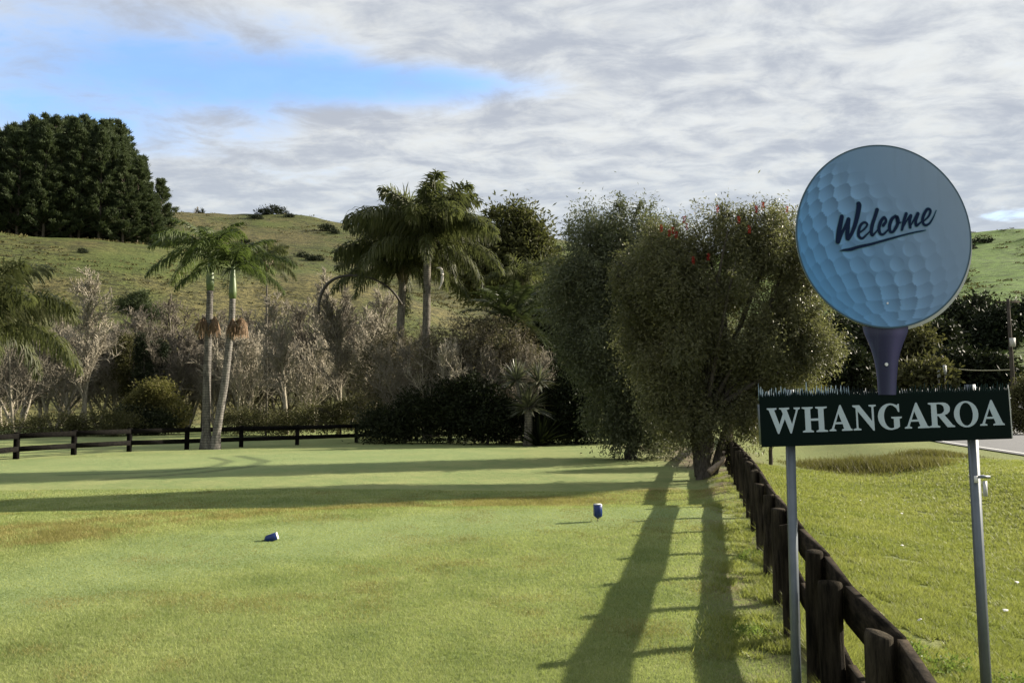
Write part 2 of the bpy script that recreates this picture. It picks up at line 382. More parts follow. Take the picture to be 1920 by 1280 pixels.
kind(blades(x[a_], y[a_], hh[a_] * 1.15, ww[a_], RNG.uniform(.3, 1.4, a_.sum()), 'rough_grass', M_ROUGH, vv[a_]), 'stuff')
n0 = 600000
y = 2.2 * (24 / 2.2) ** RNG.uniform(0, 1, n0); x = fence_x(y) + .08 + RNG.uniform(0, 1, n0) ** 1.1 * (.78 * y - fence_x(y)).clip(1.0)
clump = np.clip(vnoise(x, y, .35, 22) + .5 + vnoise(x, y, .1, 23) * .8, 0, 1.4); keep = clump > .02; x, y, clump = x[keep], y[keep], clump[keep]
edge = np.exp(-((x - fence_x(y)) / .35) ** 2)
hh = RNG.uniform(.02, .055, len(x)) * (.75 + .8 * clump) * (1 + 1.4 * edge); ww = RNG.uniform(.004, .008, len(x)) * np.clip(y / 5, .8, 3)
kind(blades(x, y, hh, ww, RNG.uniform(.3, 1.3, len(x)), 'verge_grass', M_VERGE, np.clip(RNG.uniform(0, .8, len(x)) + vnoise(x, y, .9, 24) * .9 + vnoise(x, y, .3, 27) * .5 + .1, 0, 1)), 'stuff')
# longer tufts of grass left of the fence, at the post feet
n0 = 42000
y = 3.5 * (20 / 3.5) ** RNG.uniform(0, 1, n0); off = -np.abs(RNG.normal(.18, .2, n0)); x = fence_x(y) + off
keep = (vnoise(x, y, .5, 25) + vnoise(x, y, .17, 26) > .12); x, y = x[keep], y[keep]
kind(blades(x, y, RNG.uniform(.02, .09, len(x)), RNG.uniform(.006, .011, len(x)), RNG.uniform(.3, 1.2, len(x)), 'fence_foot_grass', M_VERGE), 'stuff')

# ------------------------------------------------------------------ near fence
M_WOOD = bark('weathered_post', (.006, .0055, .005), (.050, .042, .030), (9, 9, 1.2))
M_WOODR = bark('weathered_rail', (.008, .007, .006), (.048, .038, .028), (3, 3, 12))
M_GREYW = bark('grey_board', (.05, .065, .078), (.10, .12, .14), (9, 9, 1.2))
nf = thing('paddock_fence', 'weathered round post fence with plank rails running away beside the verge', 'fence', (1.38, 3.1, 0))
o0 = np.array([1.38, 3.1, 0])
FP = np.array(FENCE); FL = np.concatenate([[0], np.cumsum(np.hypot(*np.diff(FP, axis=0).T))])
sel = [(0.62, .6), (0.97, 1.7)] + [p for p in FENCE[4:12]]
s = FL[12]; extra = []
s = np.interp(10.7, FP[:, 1], FL) + 1.25
while s < FL[-1]:
    extra.append((np.interp(s, FL, FP[:, 0]), np.interp(s, FL, FP[:, 1]))); s += 1.3
def post_mesh(r, h, seed):
    g = random.Random(seed); mb = MB(); prof = [(-.3, 1.02), (0, 1.03), (h * .3, 1.0), (h * .6, .99), (h - .012, .98), (h, .93)]
    tube(mb, [(g.uniform(-.003, .003), g.uniform(-.003, .003), z) for z, _ in prof], [r * q for _, q in prof], 14, True)
    return mb.mesh('post', True)
for q, (x, y) in enumerate(sel + extra):
    h = .80 + random.uniform(-.015, .02); me = post_mesh(.056 + random.uniform(-.006, .004), h, q)
    o = link('post', me, M_WOOD, nf, (x - o0[0], y - o0[1], tz(x, y)), random.uniform(0, 6)); o.rotation_euler = (random.uniform(-.015, .015), random.uniform(-.02, .02), random.uniform(0, 6))
pts = sel + extra
for z0, hgt in ((.70, .18), (.33, .15)):
    for (a, b) in zip(pts[:-1], pts[1:]):
        A = np.array(a); B = np.array(b); d = (B - A) / np.linalg.norm(B - A); nrm = np.array([d[1], -d[0]])
        off = .085; ja = random.uniform(-.012, .012)
        A3 = np.array([*(A + nrm * off + d * .004), tz(*A) + z0 + ja]) - o0; B3 = np.array([*(B + nrm * off - d * .004), tz(*B) + z0 + random.uniform(-.01, .01)]) - o0
        mb = MB(); obox(mb, A3, B3, .036, hgt); link('rail', mb.mesh('rail'), M_WOODR, nf)

# ------------------------------------------------------------------ far two-rail fence
M_DARKW = bark('dark_stained_rail', (.004, .004, .004), (.012, .011, .010), (6, 6, 6))
def far_fence():
    pxs = [(-330, 882), (-210, 874), (-85, 865), (30, 857), (138, 851), (242, 846), (350, 842), (452, 838), (557, 834), (668, 829), (780, 825), (890, 822), (1000, 818), (1110, 815), (1205, 812)]
    P = [gnd(*p) for p in pxs]; b = np.array([*P[7], 0]); root = thing('rail_fence', 'black two-rail fence crossing the field in front of the bare trees', 'fence', tuple(b))
    for p in P:
        mb = MB(); box(mb, (-.075, -.06, -.3), (.075, .06, .86)); link('post', mb.mesh('post'), M_DARKW, root, (p[0] - b[0], p[1] - b[1], tz(*p)), .1)
    for z0 in (.74, .32):
        for A, B in zip(P[:-1], P[1:]):
            d = (B - A) / np.linalg.norm(B - A); nn = np.array([d[1], -d[0]]) * .085
            mb = MB(); obox(mb, np.array([*(A + nn), tz(*A) + z0]) - b, np.array([*(B + nn), tz(*B) + z0]) - b, .04, .17); link('rail', mb.mesh('rail'), M_DARKW, root)
far_fence()

# ------------------------------------------------------------------ welcome sign
D0 = 3.9; YAW = rad(5); NRM = np.array([math.sin(YAW), -math.cos(YAW), 0.0]); P0 = at(1428, 838, D0)
CAM = np.array([0, 0, CAMH])
def onplane(px, py):
    d = ray(px, py); t = np.dot(P0 - CAM, NRM) / np.dot(d, NRM); return CAM + d * t
P1 = onplane(1897, 822); UU = (P1 - P0) / np.linalg.norm(P1 - P0); VV = np.cross(NRM, UU) * -1
if VV[2] < 0: VV = -VV
def loc2(px, py): q = onplane(px, py) - P0; return np.array([np.dot(q, UU), np.dot(q, VV)])
def S3(s, t, d=0.0): return P0 + UU * s + VV * t + NRM * d
LP = onplane(1492, 838); RP = onplane(1841, 825)
root_s = np.array([LP[0], LP[1], tz(LP[0], LP[1])])
sg = thing('welcome_sign', 'double-sided golf ball on tee welcome sign over a green name board on two poles', 'sign', tuple(root_s))
M_GALV = plain('galvanised_steel', (.09, .11, .13), (.17, .19, .215), .5, .5, 14)
def post_box(px_top, px_bot, label=None):
    T = onplane(*px_top) - NRM * .05; d = ray(*px_bot); Bz = -.4
    low = CAM + d * ((T[1] - 0) / d[1]); low = np.array([low[0], T[1], low[2]])
    dirv = (T - low) / np.linalg.norm(T - low); bot = T - dirv * ((T[2] - Bz) / dirv[2]); top = T + dirv * .28
    mb = MB(); obox(mb, bot - root_s, top - root_s, .036, .036, (0, 1, 0)); return link('post', mb.mesh('post'), M_GALV, sg), dirv, T
lp, dl, _ = post_box((1490.5, 838), (1493.5, 1280)); rp, dr_, Tr = post_box((1836.5, 826), (1849, 1280))
# clamp with a small tag on the right pole
mb = MB(); d = ray(1839, 893); C_ = CAM + d * (Tr[1] / d[1]) - root_s
box(mb, C_ - [.032, .032, .006], C_ + [.030, .028, .006]); cl = link('clamp', mb.mesh('clamp'), M_GALV, sg)
mb = MB(); box(mb, C_ + [-.048, -.03, -.028], C_ + [-.030, -.024, .006]); link('tag', mb.mesh('tag'), plain('white_plastic', (.6, .6, .6), (.75, .75, .75), .5), cl)
mb = MB(); d = ray(1841, 912); C2 = CAM + d * (Tr[1] / d[1]) - root_s; box(mb, C2 - [.008, .0235, .045], C2 + [.014, -.0212, .03]); link('sticker', mb.mesh('sticker'), plain('worn_sticker', (.35, .36, .38), (.6, .6, .62), .5, scale=60), rp)

def flat_poly(name, contours, off, thick, mat, parent, origin=root_s):
    """filled flat outline (with holes) in the sign plane, with a real thickness"""
    cu = bpy.data.curves.new(name, 'CURVE'); cu.dimensions = '2D'; cu.fill_mode = 'BOTH'; cu.extrude = thick / 2
    for c in contours:
        sp = cu.splines.new('POLY'); sp.points.add(len(c) - 1); sp.use_cyclic_u = True
        for p_, q_ in zip(sp.points, c): p_.co = (q_[0], q_[1], 0, 1)
    ob = bpy.data.objects.new(name + '_tmp', cu); COL.objects.link(ob); dg = bpy.context.evaluated_depsgraph_get()
    me = bpy.data.meshes.new_from_object(ob.evaluated_get(dg)); bpy.data.objects.remove(ob); bpy.data.curves.remove(cu)
    co = np.zeros(len(me.vertices) * 3); me.vertices.foreach_get('co', co); co = co.reshape(-1, 3)
    W = P0 + co[:, :1] * UU + co[:, 1:2] * VV + (co[:, 2:3] + off) * NRM - origin
    me.vertices.foreach_set('co', W.ravel()); me.name = name; me.materials.clear(); me.update()
    return link(name, me, mat, parent)
def board_mat(name, c1, c2, rough=.6):
    m, nt = new_mat(name); n = N(nt); a = n.noise(n.mapping(n.coord('Object'), (1, 1, .25)), 14, 7, .7); n.out(n.bsdf(n.mix(a, c1, c2), rough=rough, spec=.08)); return m
M_GREEN = board_mat('dark_green_vinyl', (.0010, .0058, .0055), (.0018, .0085, .0075))
M_LET = board_mat('white_vinyl', (.38, .46, .54), (.46, .54, .62), .5)
M_ALU = plain('aluminium_sheet', (.45, .46, .45), (.6, .6, .58), .5, .3, 20)
M_PALE = board_mat('pale_fringe_vinyl', (.13, .20, .27), (.30, .38, .42))
# name board outline with the ragged printed grass blades cut along its top edge
g = random.Random(3)
wid = np.linalg.norm(P1 - P0); topL = loc2(1428.5, 746)[1]; topR = loc2(1893, 733)[1]
def blade_edge(g, w, base0, base1, hmin, hmax, step):
    pts = []; s = 0.0
    while s < w - step * .5:
        b = base0 + (base1 - base0) * s / w; wv = step * g.uniform(.7, 1.25); tip = b + g.uniform(hmin, hmax) * (1 if g.random() > .15 else 1.35)
        pts.append((s, b + g.uniform(-.004, .003))); pts.append((s + wv * g.uniform(.25, .8), tip)); s += wv
    pts.append((w, base1)); return pts
edge = blade_edge(g, wid, topL, topR, .018, .046, .0115)
panel = flat_poly('name_board', [[(0, 0), (wid, 0)] + edge[::-1]], 0, .004, M_GREEN, sg)
edge2 = blade_edge(random.Random(8), wid * .36, topL + .004, topL + .004, .026, .052, .012)
for q, (s0, s1) in enumerate(((0.0, .36),)):
    flat_poly('grass_fringe', [[(0.0015, topL - .014), (wid * .36, topL - .014)] + [(min(max(p, .0015), wid * .36), v) for p, v in edge2[::-1]]], -.008, .003, M_PALE, panel)
# framing and rear board of the double-sided sign
for sx in (.02, wid - .02):
    mb = MB(); V0 = S3(sx, .01, -.03) - root_s; V1 = S3(sx, topL - .03, -.03) - root_s; obox(mb, V0, V1, .02, .04, tuple(NRM))
    link('frame_bar', mb.mesh('frame_bar'), M_GALV, sg)
ro = loc2(1922, 826)[0] - wid
edge3 = [(a + ro, b - .004) for a, b in blade_edge(random.Random(9), wid, topL, topR, .012, .03, .0105)]
rb = flat_poly('rear_name_board', [[(ro, -.004), (ro + wid, -.004)] + edge3[::-1]], -.085, .004, M_ALU, sg)
# lettering
def ell(cx, cy, rx, ry, a0=0, a1=360, n_=40): 
    return [(cx + rx * math.cos(rad(a)), cy + ry * math.sin(rad(a))) for a in np.linspace(a0, a1, n_, endpoint=(abs(a1 - a0) < 360))]
GL = {
 'H': (.96, [[(0,0),(.42,0),(.42,.05),(.32,.09),(.32,.45),(.62,.45),(.62,.09),(.52,.05),(.52,0),(.96,0),(.96,.05),(.83,.09),(.83,.91),(.96,.95),(.96,1),(.52,1),(.52,.95),(.62,.91),(.62,.54),(.32,.54),(.32,.91),(.42,.95),(.42,1),(0,1),(0,.95),(.11,.91),(.11,.09),(0,.05)]]),
 'W': (1.27, [[(0,1),(0,.95),(.07,.92),(.38,-.02),(.43,-.02),(.67,.56),(.86,-.02),(.91,-.02),(1.19,.90),(1.27,.95),(1.27,1),(1.03,1),(1.03,.95),(1.12,.90),(.94,.34),(.76,.91),(.86,.95),(.86,1),(.47,1),(.47,.95),(.55,.92),(.605,.76),(.46,.34),(.28,.91),(.37,.95),(.37,1)]]),
 'A': (.97, [[(0,0),(.28,0),(.28,.05),(.19,.09),(.25,.27),(.56,.27),(.62,.09),(.52,.05),(.52,0),(.97,0),(.97,.05),(.90,.09),(.52,1.03),(.47,1.03),(.10,.09),(0,.05)], [(.285,.35),(.53,.35),(.405,.69)]]),
 'N': (.95, [[(0,1),(0,.95),(.13,.88),(.13,.09),(0,.05),(0,0),(.31,0),(.31,.05),(.20,.09),(.20,.76),(.80,-.03),(.85,-.03),(.85,.91),(.95,.95),(.95,1),(.66,1),(.66,.95),(.77,.91),(.77,.34),(.28,1)]]),
 'R': (1.02, [[(0,0),(.43,0),(.43,.05),(.33,.09),(.33,.46),(.38,.46),(.72,0),(1.02,0),(1.02,.05),(.94,.08),(.63,.49),(.75,.54),(.83,.62),(.86,.72),(.85,.83),(.78,.93),(.70,.98),(.60,1),(0,1),(0,.95),(.11,.91),(.11,.09),(0,.05)], [(.33,.54),(.46,.54),(.56,.58),(.62,.66),(.63,.74),(.60,.85),(.52,.92),(.42,.94),(.33,.94)]]),
 'O': (1.0, [ell(.5,.5,.5,.53), ell(.5,.5,.275,.465)]),
 'G': (.98, [[(.87,1.0),(.83,1.0),(.79,.95)] + ell(.5,.5,.5,.53,68,288,34) + [(.76,.02),(.86,.09),(.86,.40),(.96,.44),(.96,.49),(.53,.49),(.53,.44),(.63,.40),(.63,.08)] + ell(.53,.5,.29,.465,285,72,30) + [(.76,.83),(.82,.68),(.87,.68)]]),
}
LX = [('W',1439.5,1501.5,812.5),('H',1505,1552,810.3),('A',1555,1598,808),('N',1600,1644,806.5),('G',1647,1692.5,804.8),('A',1696,1742,803.2),('R',1742,1790,801.5),('O',1789.5,1835,799.9),('A',1837,1883,797.8)]
cont = []; hcap = loc2(1660, 757.5)[1] - loc2(1660, 804.3)[1]
for ch, x0, x1, yb in LX:
    w_, cs = GL[ch]; a = loc2(x0, yb); b = loc2(x1, yb - (x1 - x0) * .034); sx = (b[0] - a[0]) / w_
    for c in cs: cont.append([(a[0] + p * sx, a[1] + q * hcap) for p, q in c])
flat_poly('lettering', cont, .0035, .0015, M_LET, panel)

# golf-ball disc, printed artwork as a colour attribute
cen = loc2(1656, 443); RX = (loc2(1820, 443)[0] - loc2(1492, 443)[0]) / 2; RY = (loc2(1656, 271.5)[1] - loc2(1656, 614.5)[1]) / 2
def ball():
    nr_, na = 150, 300
    rr = np.linspace(0, 1, nr_); an = np.linspace(0, 2 * np.pi, na, endpoint=False)
    A, B = np.meshgrid(an, rr); a = B * np.cos(A); b = B * np.sin(A)
    zc = np.sqrt(np.clip(1 - (a * .985) ** 2 - (b * .985) ** 2, 0, 1)); P = np.stack([a, b, zc], -1).reshape(-1, 3)
    M = 340; kk = np.arange(M) + .5; ph = np.arccos(1 - 2 * kk / M); t5 = np.pi * (1 + 5 ** .5) * kk
    Cc = np.stack([np.cos(t5) * np.sin(ph), np.cos(ph), np.sin(t5) * np.sin(ph)], -1)
    ca, sa = math.cos(.35), math.sin(.35); Cc = Cc @ np.array([[ca, -sa, 0], [sa, ca, 0], [0, 0, 1]])
    dt = P @ Cc.T; idx = dt.argmax(1); dist = np.arccos(np.clip(dt.max(1), -1, 1)); off = (P - Cc[idx]); rd = .065
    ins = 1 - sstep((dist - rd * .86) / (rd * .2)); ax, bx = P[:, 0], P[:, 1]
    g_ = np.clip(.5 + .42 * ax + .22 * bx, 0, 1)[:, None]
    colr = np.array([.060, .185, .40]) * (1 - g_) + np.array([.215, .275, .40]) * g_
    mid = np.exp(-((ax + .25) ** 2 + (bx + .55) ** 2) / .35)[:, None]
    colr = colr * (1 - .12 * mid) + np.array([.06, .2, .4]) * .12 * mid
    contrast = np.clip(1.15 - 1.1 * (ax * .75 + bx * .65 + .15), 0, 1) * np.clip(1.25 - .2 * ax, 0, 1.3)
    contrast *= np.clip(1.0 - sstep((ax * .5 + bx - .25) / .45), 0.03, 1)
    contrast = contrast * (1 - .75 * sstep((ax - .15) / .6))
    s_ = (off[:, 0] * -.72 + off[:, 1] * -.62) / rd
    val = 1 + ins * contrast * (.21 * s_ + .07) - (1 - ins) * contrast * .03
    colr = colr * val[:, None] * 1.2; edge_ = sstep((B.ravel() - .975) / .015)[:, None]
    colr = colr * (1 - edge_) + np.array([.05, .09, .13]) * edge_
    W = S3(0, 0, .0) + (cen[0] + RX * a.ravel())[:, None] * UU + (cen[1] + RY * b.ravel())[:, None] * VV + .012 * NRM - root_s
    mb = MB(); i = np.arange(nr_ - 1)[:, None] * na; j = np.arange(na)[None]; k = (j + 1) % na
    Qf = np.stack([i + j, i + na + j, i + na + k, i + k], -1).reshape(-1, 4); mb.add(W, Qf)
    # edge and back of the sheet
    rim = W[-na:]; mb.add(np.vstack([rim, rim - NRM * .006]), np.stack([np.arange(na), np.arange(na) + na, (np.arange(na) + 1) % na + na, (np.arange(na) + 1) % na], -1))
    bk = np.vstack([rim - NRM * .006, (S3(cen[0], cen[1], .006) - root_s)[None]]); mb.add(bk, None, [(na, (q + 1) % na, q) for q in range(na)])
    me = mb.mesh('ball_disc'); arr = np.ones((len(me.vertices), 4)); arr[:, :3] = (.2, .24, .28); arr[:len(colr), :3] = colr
    at_ = me.attributes.new('art', 'FLOAT_COLOR', 'POINT'); at_.data.foreach_set('color', arr.ravel()); return me
def art_mat():
    m, nt = new_mat('printed_sheet'); n = N(nt); a = n.noise(n.coord('Object'), 5, 4)
    st = n.noise(n.mapping(n.coord('Object'), (1, 1, .12)), 16, 7, .72)
    c = n.mix(n.math('MULTIPLY', n.math('ADD', a, n.ramp(st, .5, .75)), .14), n.attr('art').outputs['Color'], (.12, .16, .19))
    n.out(n.bsdf(c, rough=.55, spec=.1)); return m
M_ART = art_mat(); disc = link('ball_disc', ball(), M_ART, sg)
# rear disc of the double-sided sign
rc = tuple(loc2(1656 + 16 + 9, 443 - 4 + 6)); 
flat_poly('rear_ball_disc', [[(rc[0] + RX * .998 * math.cos(t), rc[1] + RY * .998 * math.sin(t)) for t in np.linspace(0, 2 * np.pi, 120, endpoint=False)]], -.085, .004, M_ALU, sg)
mb = MB()
obox(mb, S3(cen[0], topL - .16, -.045) - root_s, S3(cen[0], cen[1] + .30, -.045) - root_s, .05, .06, tuple(NRM))
link('brace', mb.mesh('brace'), M_GALV, sg)
# tee, printed flat cut-out
def tee_sheet():
    prof = [(612, 1617, 1702), (622, 1619, 1701), (632, 1623, 1697.5), (645, 1629, 1692), (660, 1634.5, 1687), (676, 1639, 1683.5), (695, 1642.5, 1681.5), (715, 1645, 1680), (740, 1646, 1679)]
    nx = 17; V = []; C = []
    for y_, xa, xb in prof:
        for q in range(nx):
            t = q / (nx - 1); s_, t_ = loc2(xa + (xb - xa) * t, y_); V.append(S3(s_, t_, .006) - root_s)
            base = np.array([.030, .028, .075]) * (.55 + .55 * t) + np.array([.05, .042, .085]) * math.exp(-((t - .8) / .18) ** 2) + np.array([.03, .04, .07]) * math.exp(-(t / .07) ** 2)
            if y_ <= 622: base = base * 1.15 + .012
            C.append(base)
    mb = MB(); i = np.arange(len(prof) - 1)[:, None] * nx; j = np.arange(nx - 1)[None]
    mb.add(V, np.stack([i + j, i + j + 1, i + nx + j + 1, i + nx + j], -1).reshape(-1, 4))
    V2 = np.array(V) - NRM * .006; mb.add(V2, np.stack([i + j, i + nx + j, i + nx + j + 1, i + j + 1], -1).reshape(-1, 4))
    ns = len(V); 
    for c in (0, nx - 1):
        e = [r_ * nx + c for r_ in range(len(prof))]; mb.add(np.vstack([np.array(V)[e], V2[e]]), [(q, q + 1, q + 1 + len(e), q + len(e)) for q in range(len(e) - 1)])
    me = mb.mesh('tee'); arr = np.ones((len(me.vertices), 4)); arr[:, :3] = (.12, .1, .2); arr[:ns, :3] = C
    at_ = me.attributes.new('art', 'FLOAT_COLOR', 'POINT'); at_.data.foreach_set('color', arr.ravel()); return me
te = link('tee', tee_sheet(), M_ART, sg)
b_ = loc2(1660, 683); ringp = [(b_[0] + .0085 * math.cos(t), b_[1] + .0085 * math.sin(t)) for t in np.linspace(0, 6.28, 16, endpoint=False)]
flat_poly('bolt', [ringp], .009, .005, plain('bolt_steel', (.6, .6, .62), (.75, .75, .75), .35, .6), te)
b_ = loc2(1661, 569); flat_poly('bolt', [[(b_[0] + .005 * math.cos(t), b_[1] + .005 * math.sin(t)) for t in np.linspace(0, 6.28, 12, endpoint=False)]], .0145, .004, bpy.data.materials['bolt_steel'], disc)

# script "Welcome": variable-width brush strokes
M_NAVY = board_mat('navy_vinyl', (.004, .012, .045), (.006, .016, .055), .4)
M_HALO = board_mat('pale_keyline', (.09, .20, .30), (.12, .23, .32), .4)
def crp(P, k=10):
    P = np.array(P, float); Pp = np.vstack([2 * P[0] - P[1], P, 2 * P[-1] - P[-2]]); out = []
    for q in range(1, len(Pp) - 2):
        p0, p1, p2, p3 = Pp[q - 1], Pp[q], Pp[q + 1], Pp[q + 2]
        for t in np.linspace(0, 1, k, endpoint=False):
            out.append(.5 * ((2 * p1) + (-p0 + p2) * t + (2 * p0 - 5 * p1 + 4 * p2 - p3) * t * t + (-p0 + 3 * p1 - 3 * p2 + p3) * t ** 3))
    out.append(Pp[-2]); return np.array(out)
Z_ = 1920 / 220.0
strokes = [  # (x, y, half width) in the magnified crop
 [(225,325,40),(205,430,44),(180,560,46),(160,735,44)], [(170,735,34),(215,620,30),(290,470,30),(335,370,36)],
 [(335,370,38),(325,480,40),(315,590,42),(320,680,42)], [(330,690,34),(390,590,34),(450,430,40),(490,250,46),(505,150,48),(500,120,46)],
 [(510,590,14),(590,530,18),(640,455,20),(590,420,22),(530,470,26),(498,570,28),(505,650,28),(560,680,22),(630,620,16),(690,560,12)],
 [(800,215,36),(765,330,34),(725,450,34),(705,560,34),(720,630,26),(770,590,16),(820,530,12)],
 [(900,470,30),(945,400,26),(915,340,26),(860,410,32),(830,520,32),(850,600,28),(900,615,22),(970,550,16),(1010,500,12)],
 [(1100,315,24),(1040,370,32),(1005,470,32),(1010,560,30),(1055,575,24),(1110,500,30),(1145,400,32),(1120,325,30),(1130,430,16),(1190,420,12)],
 [(1275,280,30),(1240,390,30),(1205,540,24)], [(1225,500,12),(1290,380,18),(1350,310,30)], [(1350,310,30),(1330,400,30),(1340,500,26)],
 [(1345,480,12),(1400,380,18),(1465,280,32)], [(1465,280,34),(1430,390,30),(1440,470,26),(1500,430,16),(1550,380,12)],
 [(1560,400,12),(1640,320,18),(1670,230,24),(1620,205,26),(1560,300,30),(1540,400,28),(1580,465,24),(1650,440,18),(1710,350,12),(1765,225,4)],
 [(195,885,4),(260,872,18),(370,860,30),(500,820,28),(700,775,24),(950,705,20),(1200,635,15),(1400,585,13),(1520,562,12),(1595,548,3)],
]
def brush(extra, off, mat, name, parent):
    mb = MB(); k = 0
    for st in strokes:
        S = crp(st, 8); px = 1550 + S[:, 0] / Z_; py = 370 + S[:, 1] / Z_; hw = np.maximum(S[:, 2], 1) / Z_ * .86 + extra
        P = np.array([loc2(a, b) for a, b in zip(px, py)]); hwm = hw * D0 / F * 1.02
        T = np.gradient(P, axis=0); T /= np.linalg.norm(T, axis=1, keepdims=True) + 1e-9; Nn = np.stack([-T[:, 1], T[:, 0]], -1)
        k += 1; o_ = off + k * .00006
        L_ = P + Nn * hwm[:, None]; R_ = P - Nn * hwm[:, None]; m = len(P)
        V = np.array([S3(a, b, o_) for a, b in np.vstack([L_, R_])]) - root_s
        mb.add(V, [(q, q + 1, m + q + 1, m + q) for q in range(m - 1)])
        for e, sgn in ((0, -1), (m - 1, 1)):      # rounded ends
            c = P[e]; an = np.linspace(-np.pi / 2, np.pi / 2, 9); t = T[e] * sgn; nn = Nn[e]
            F_ = [S3(*(c), o_) - root_s] + [S3(*(c + hwm[e] * (t * math.cos(a) + nn * math.sin(a))), o_) - root_s for a in an]
            mb.add(F_, None, [(0, q, q + 1) for q in range(1, 9)])
    return link(name, mb.mesh(name), mat, parent)
brush(1.1, .0124, M_HALO, 'lettering_outline', disc); brush(0, .0142, M_NAVY, 'lettering', disc)

# ------------------------------------------------------------------ tee markers
M_BLUE = plain('blue_plastic', (.006, .022, .12), (.010, .034, .17), .35, 0, 10); M_WH = bpy.data.materials['white_plastic']; M_STK = plain('spike_metal', (.02, .02, .02), (.05, .05, .05), .5)
def tee_marker(label, pos, tilt, rz, sc):
    root = thing('tee_marker', label, 'tee marker', (pos[0], pos[1], tz(*pos)), rz, 'blue tee markers on the tee', sc)
    def body(w, d, z0, z1, z2, nm, mat, par, grow=0):
        mb = MB(); w_, d_ = w / 2, d / 2
        V = [(0, 0, z0)] + [(x * w_ * .98, y * d_ * .98, z1) for x, y in ((-1, -1), (1, -1), (1, 1), (-1, 1))] + [(x * w_, y * d_, z2) for x, y in ((-1, -1), (1, -1), (1, 1), (-1, 1))] + [(x * w_ * .9, y * d_ * .9, z2 + .006) for x, y in ((-1, -1), (1, -1), (1, 1), (-1, 1))]
        mb.add(V, [(1, 2, 6, 5), (2, 3, 7, 6), (3, 4, 8, 7), (4, 1, 5, 8), (5, 6, 10, 9), (6, 7, 11, 10), (7, 8, 12, 11), (8, 5, 9, 12), (9, 10, 11, 12)], [(0, 2, 1), (0, 3, 2), (0, 4, 3), (0, 1, 4)])
        return link(nm, mb.mesh(nm), mat, par)
    b = body(.105, .105, .03, .075, .225, 'body', M_BLUE, root); b.rotation_euler = (0, tilt, 0)
    mb = MB(); box(mb, (-.05, -.05, .2312), (.05, .05, .238)); c = link('cap', mb.mesh('cap'), M_WH, root); c.rotation_euler = (0, tilt, 0)
    mb = MB(); tube(mb, [(0, 0, -.03), (0, 0, .04)], .006, 8); s_ = link('spike', mb.mesh('spike'), M_STK, root); s_.rotation_euler = (0, tilt, 0)
    return root
g1 = gnd(1121, 984); tee_marker('upright blue tee marker with a pointed foot and white top, beside the fence rail shadow', g1, 0.0, .12, 1.0)
g2 = gnd(491, 1025); tee_marker('blue tee marker tipped over on its side in the middle of the lawn', g2, rad(72), .1, .78)

# small white scraps on the verge
M_SCR = plain('paper_scrap', (.55, .53, .5), (.75, .74, .7), .8)
for px, py in ((1690, 935), (1691, 1001), (1904, 1047), (1883, 1104), (1725, 1150), (1612, 918)):
    p = gnd(px, py); mb = MB(); w = .02 + .012 * random.random()
    V = [(math.cos(t) * w * random.uniform(.6, 1.2), math.sin(t) * w * random.uniform(.5, 1), .02 + random.uniform(-.008, .012)) for t in np.linspace(0, 6.28, 7, endpoint=False)] + [(0, 0, .034)]
    mb.add(V, None, [(7, q, (q + 1) % 7) for q in range(7)]); o = link('paper_scrap', mb.mesh('paper_scrap'), M_SCR, None, (p[0], p[1], tz(*p) + .02))
    tag(o, 'small pale scrap lying in the grass of the verge', 'litter', 'pale scraps on the verge')

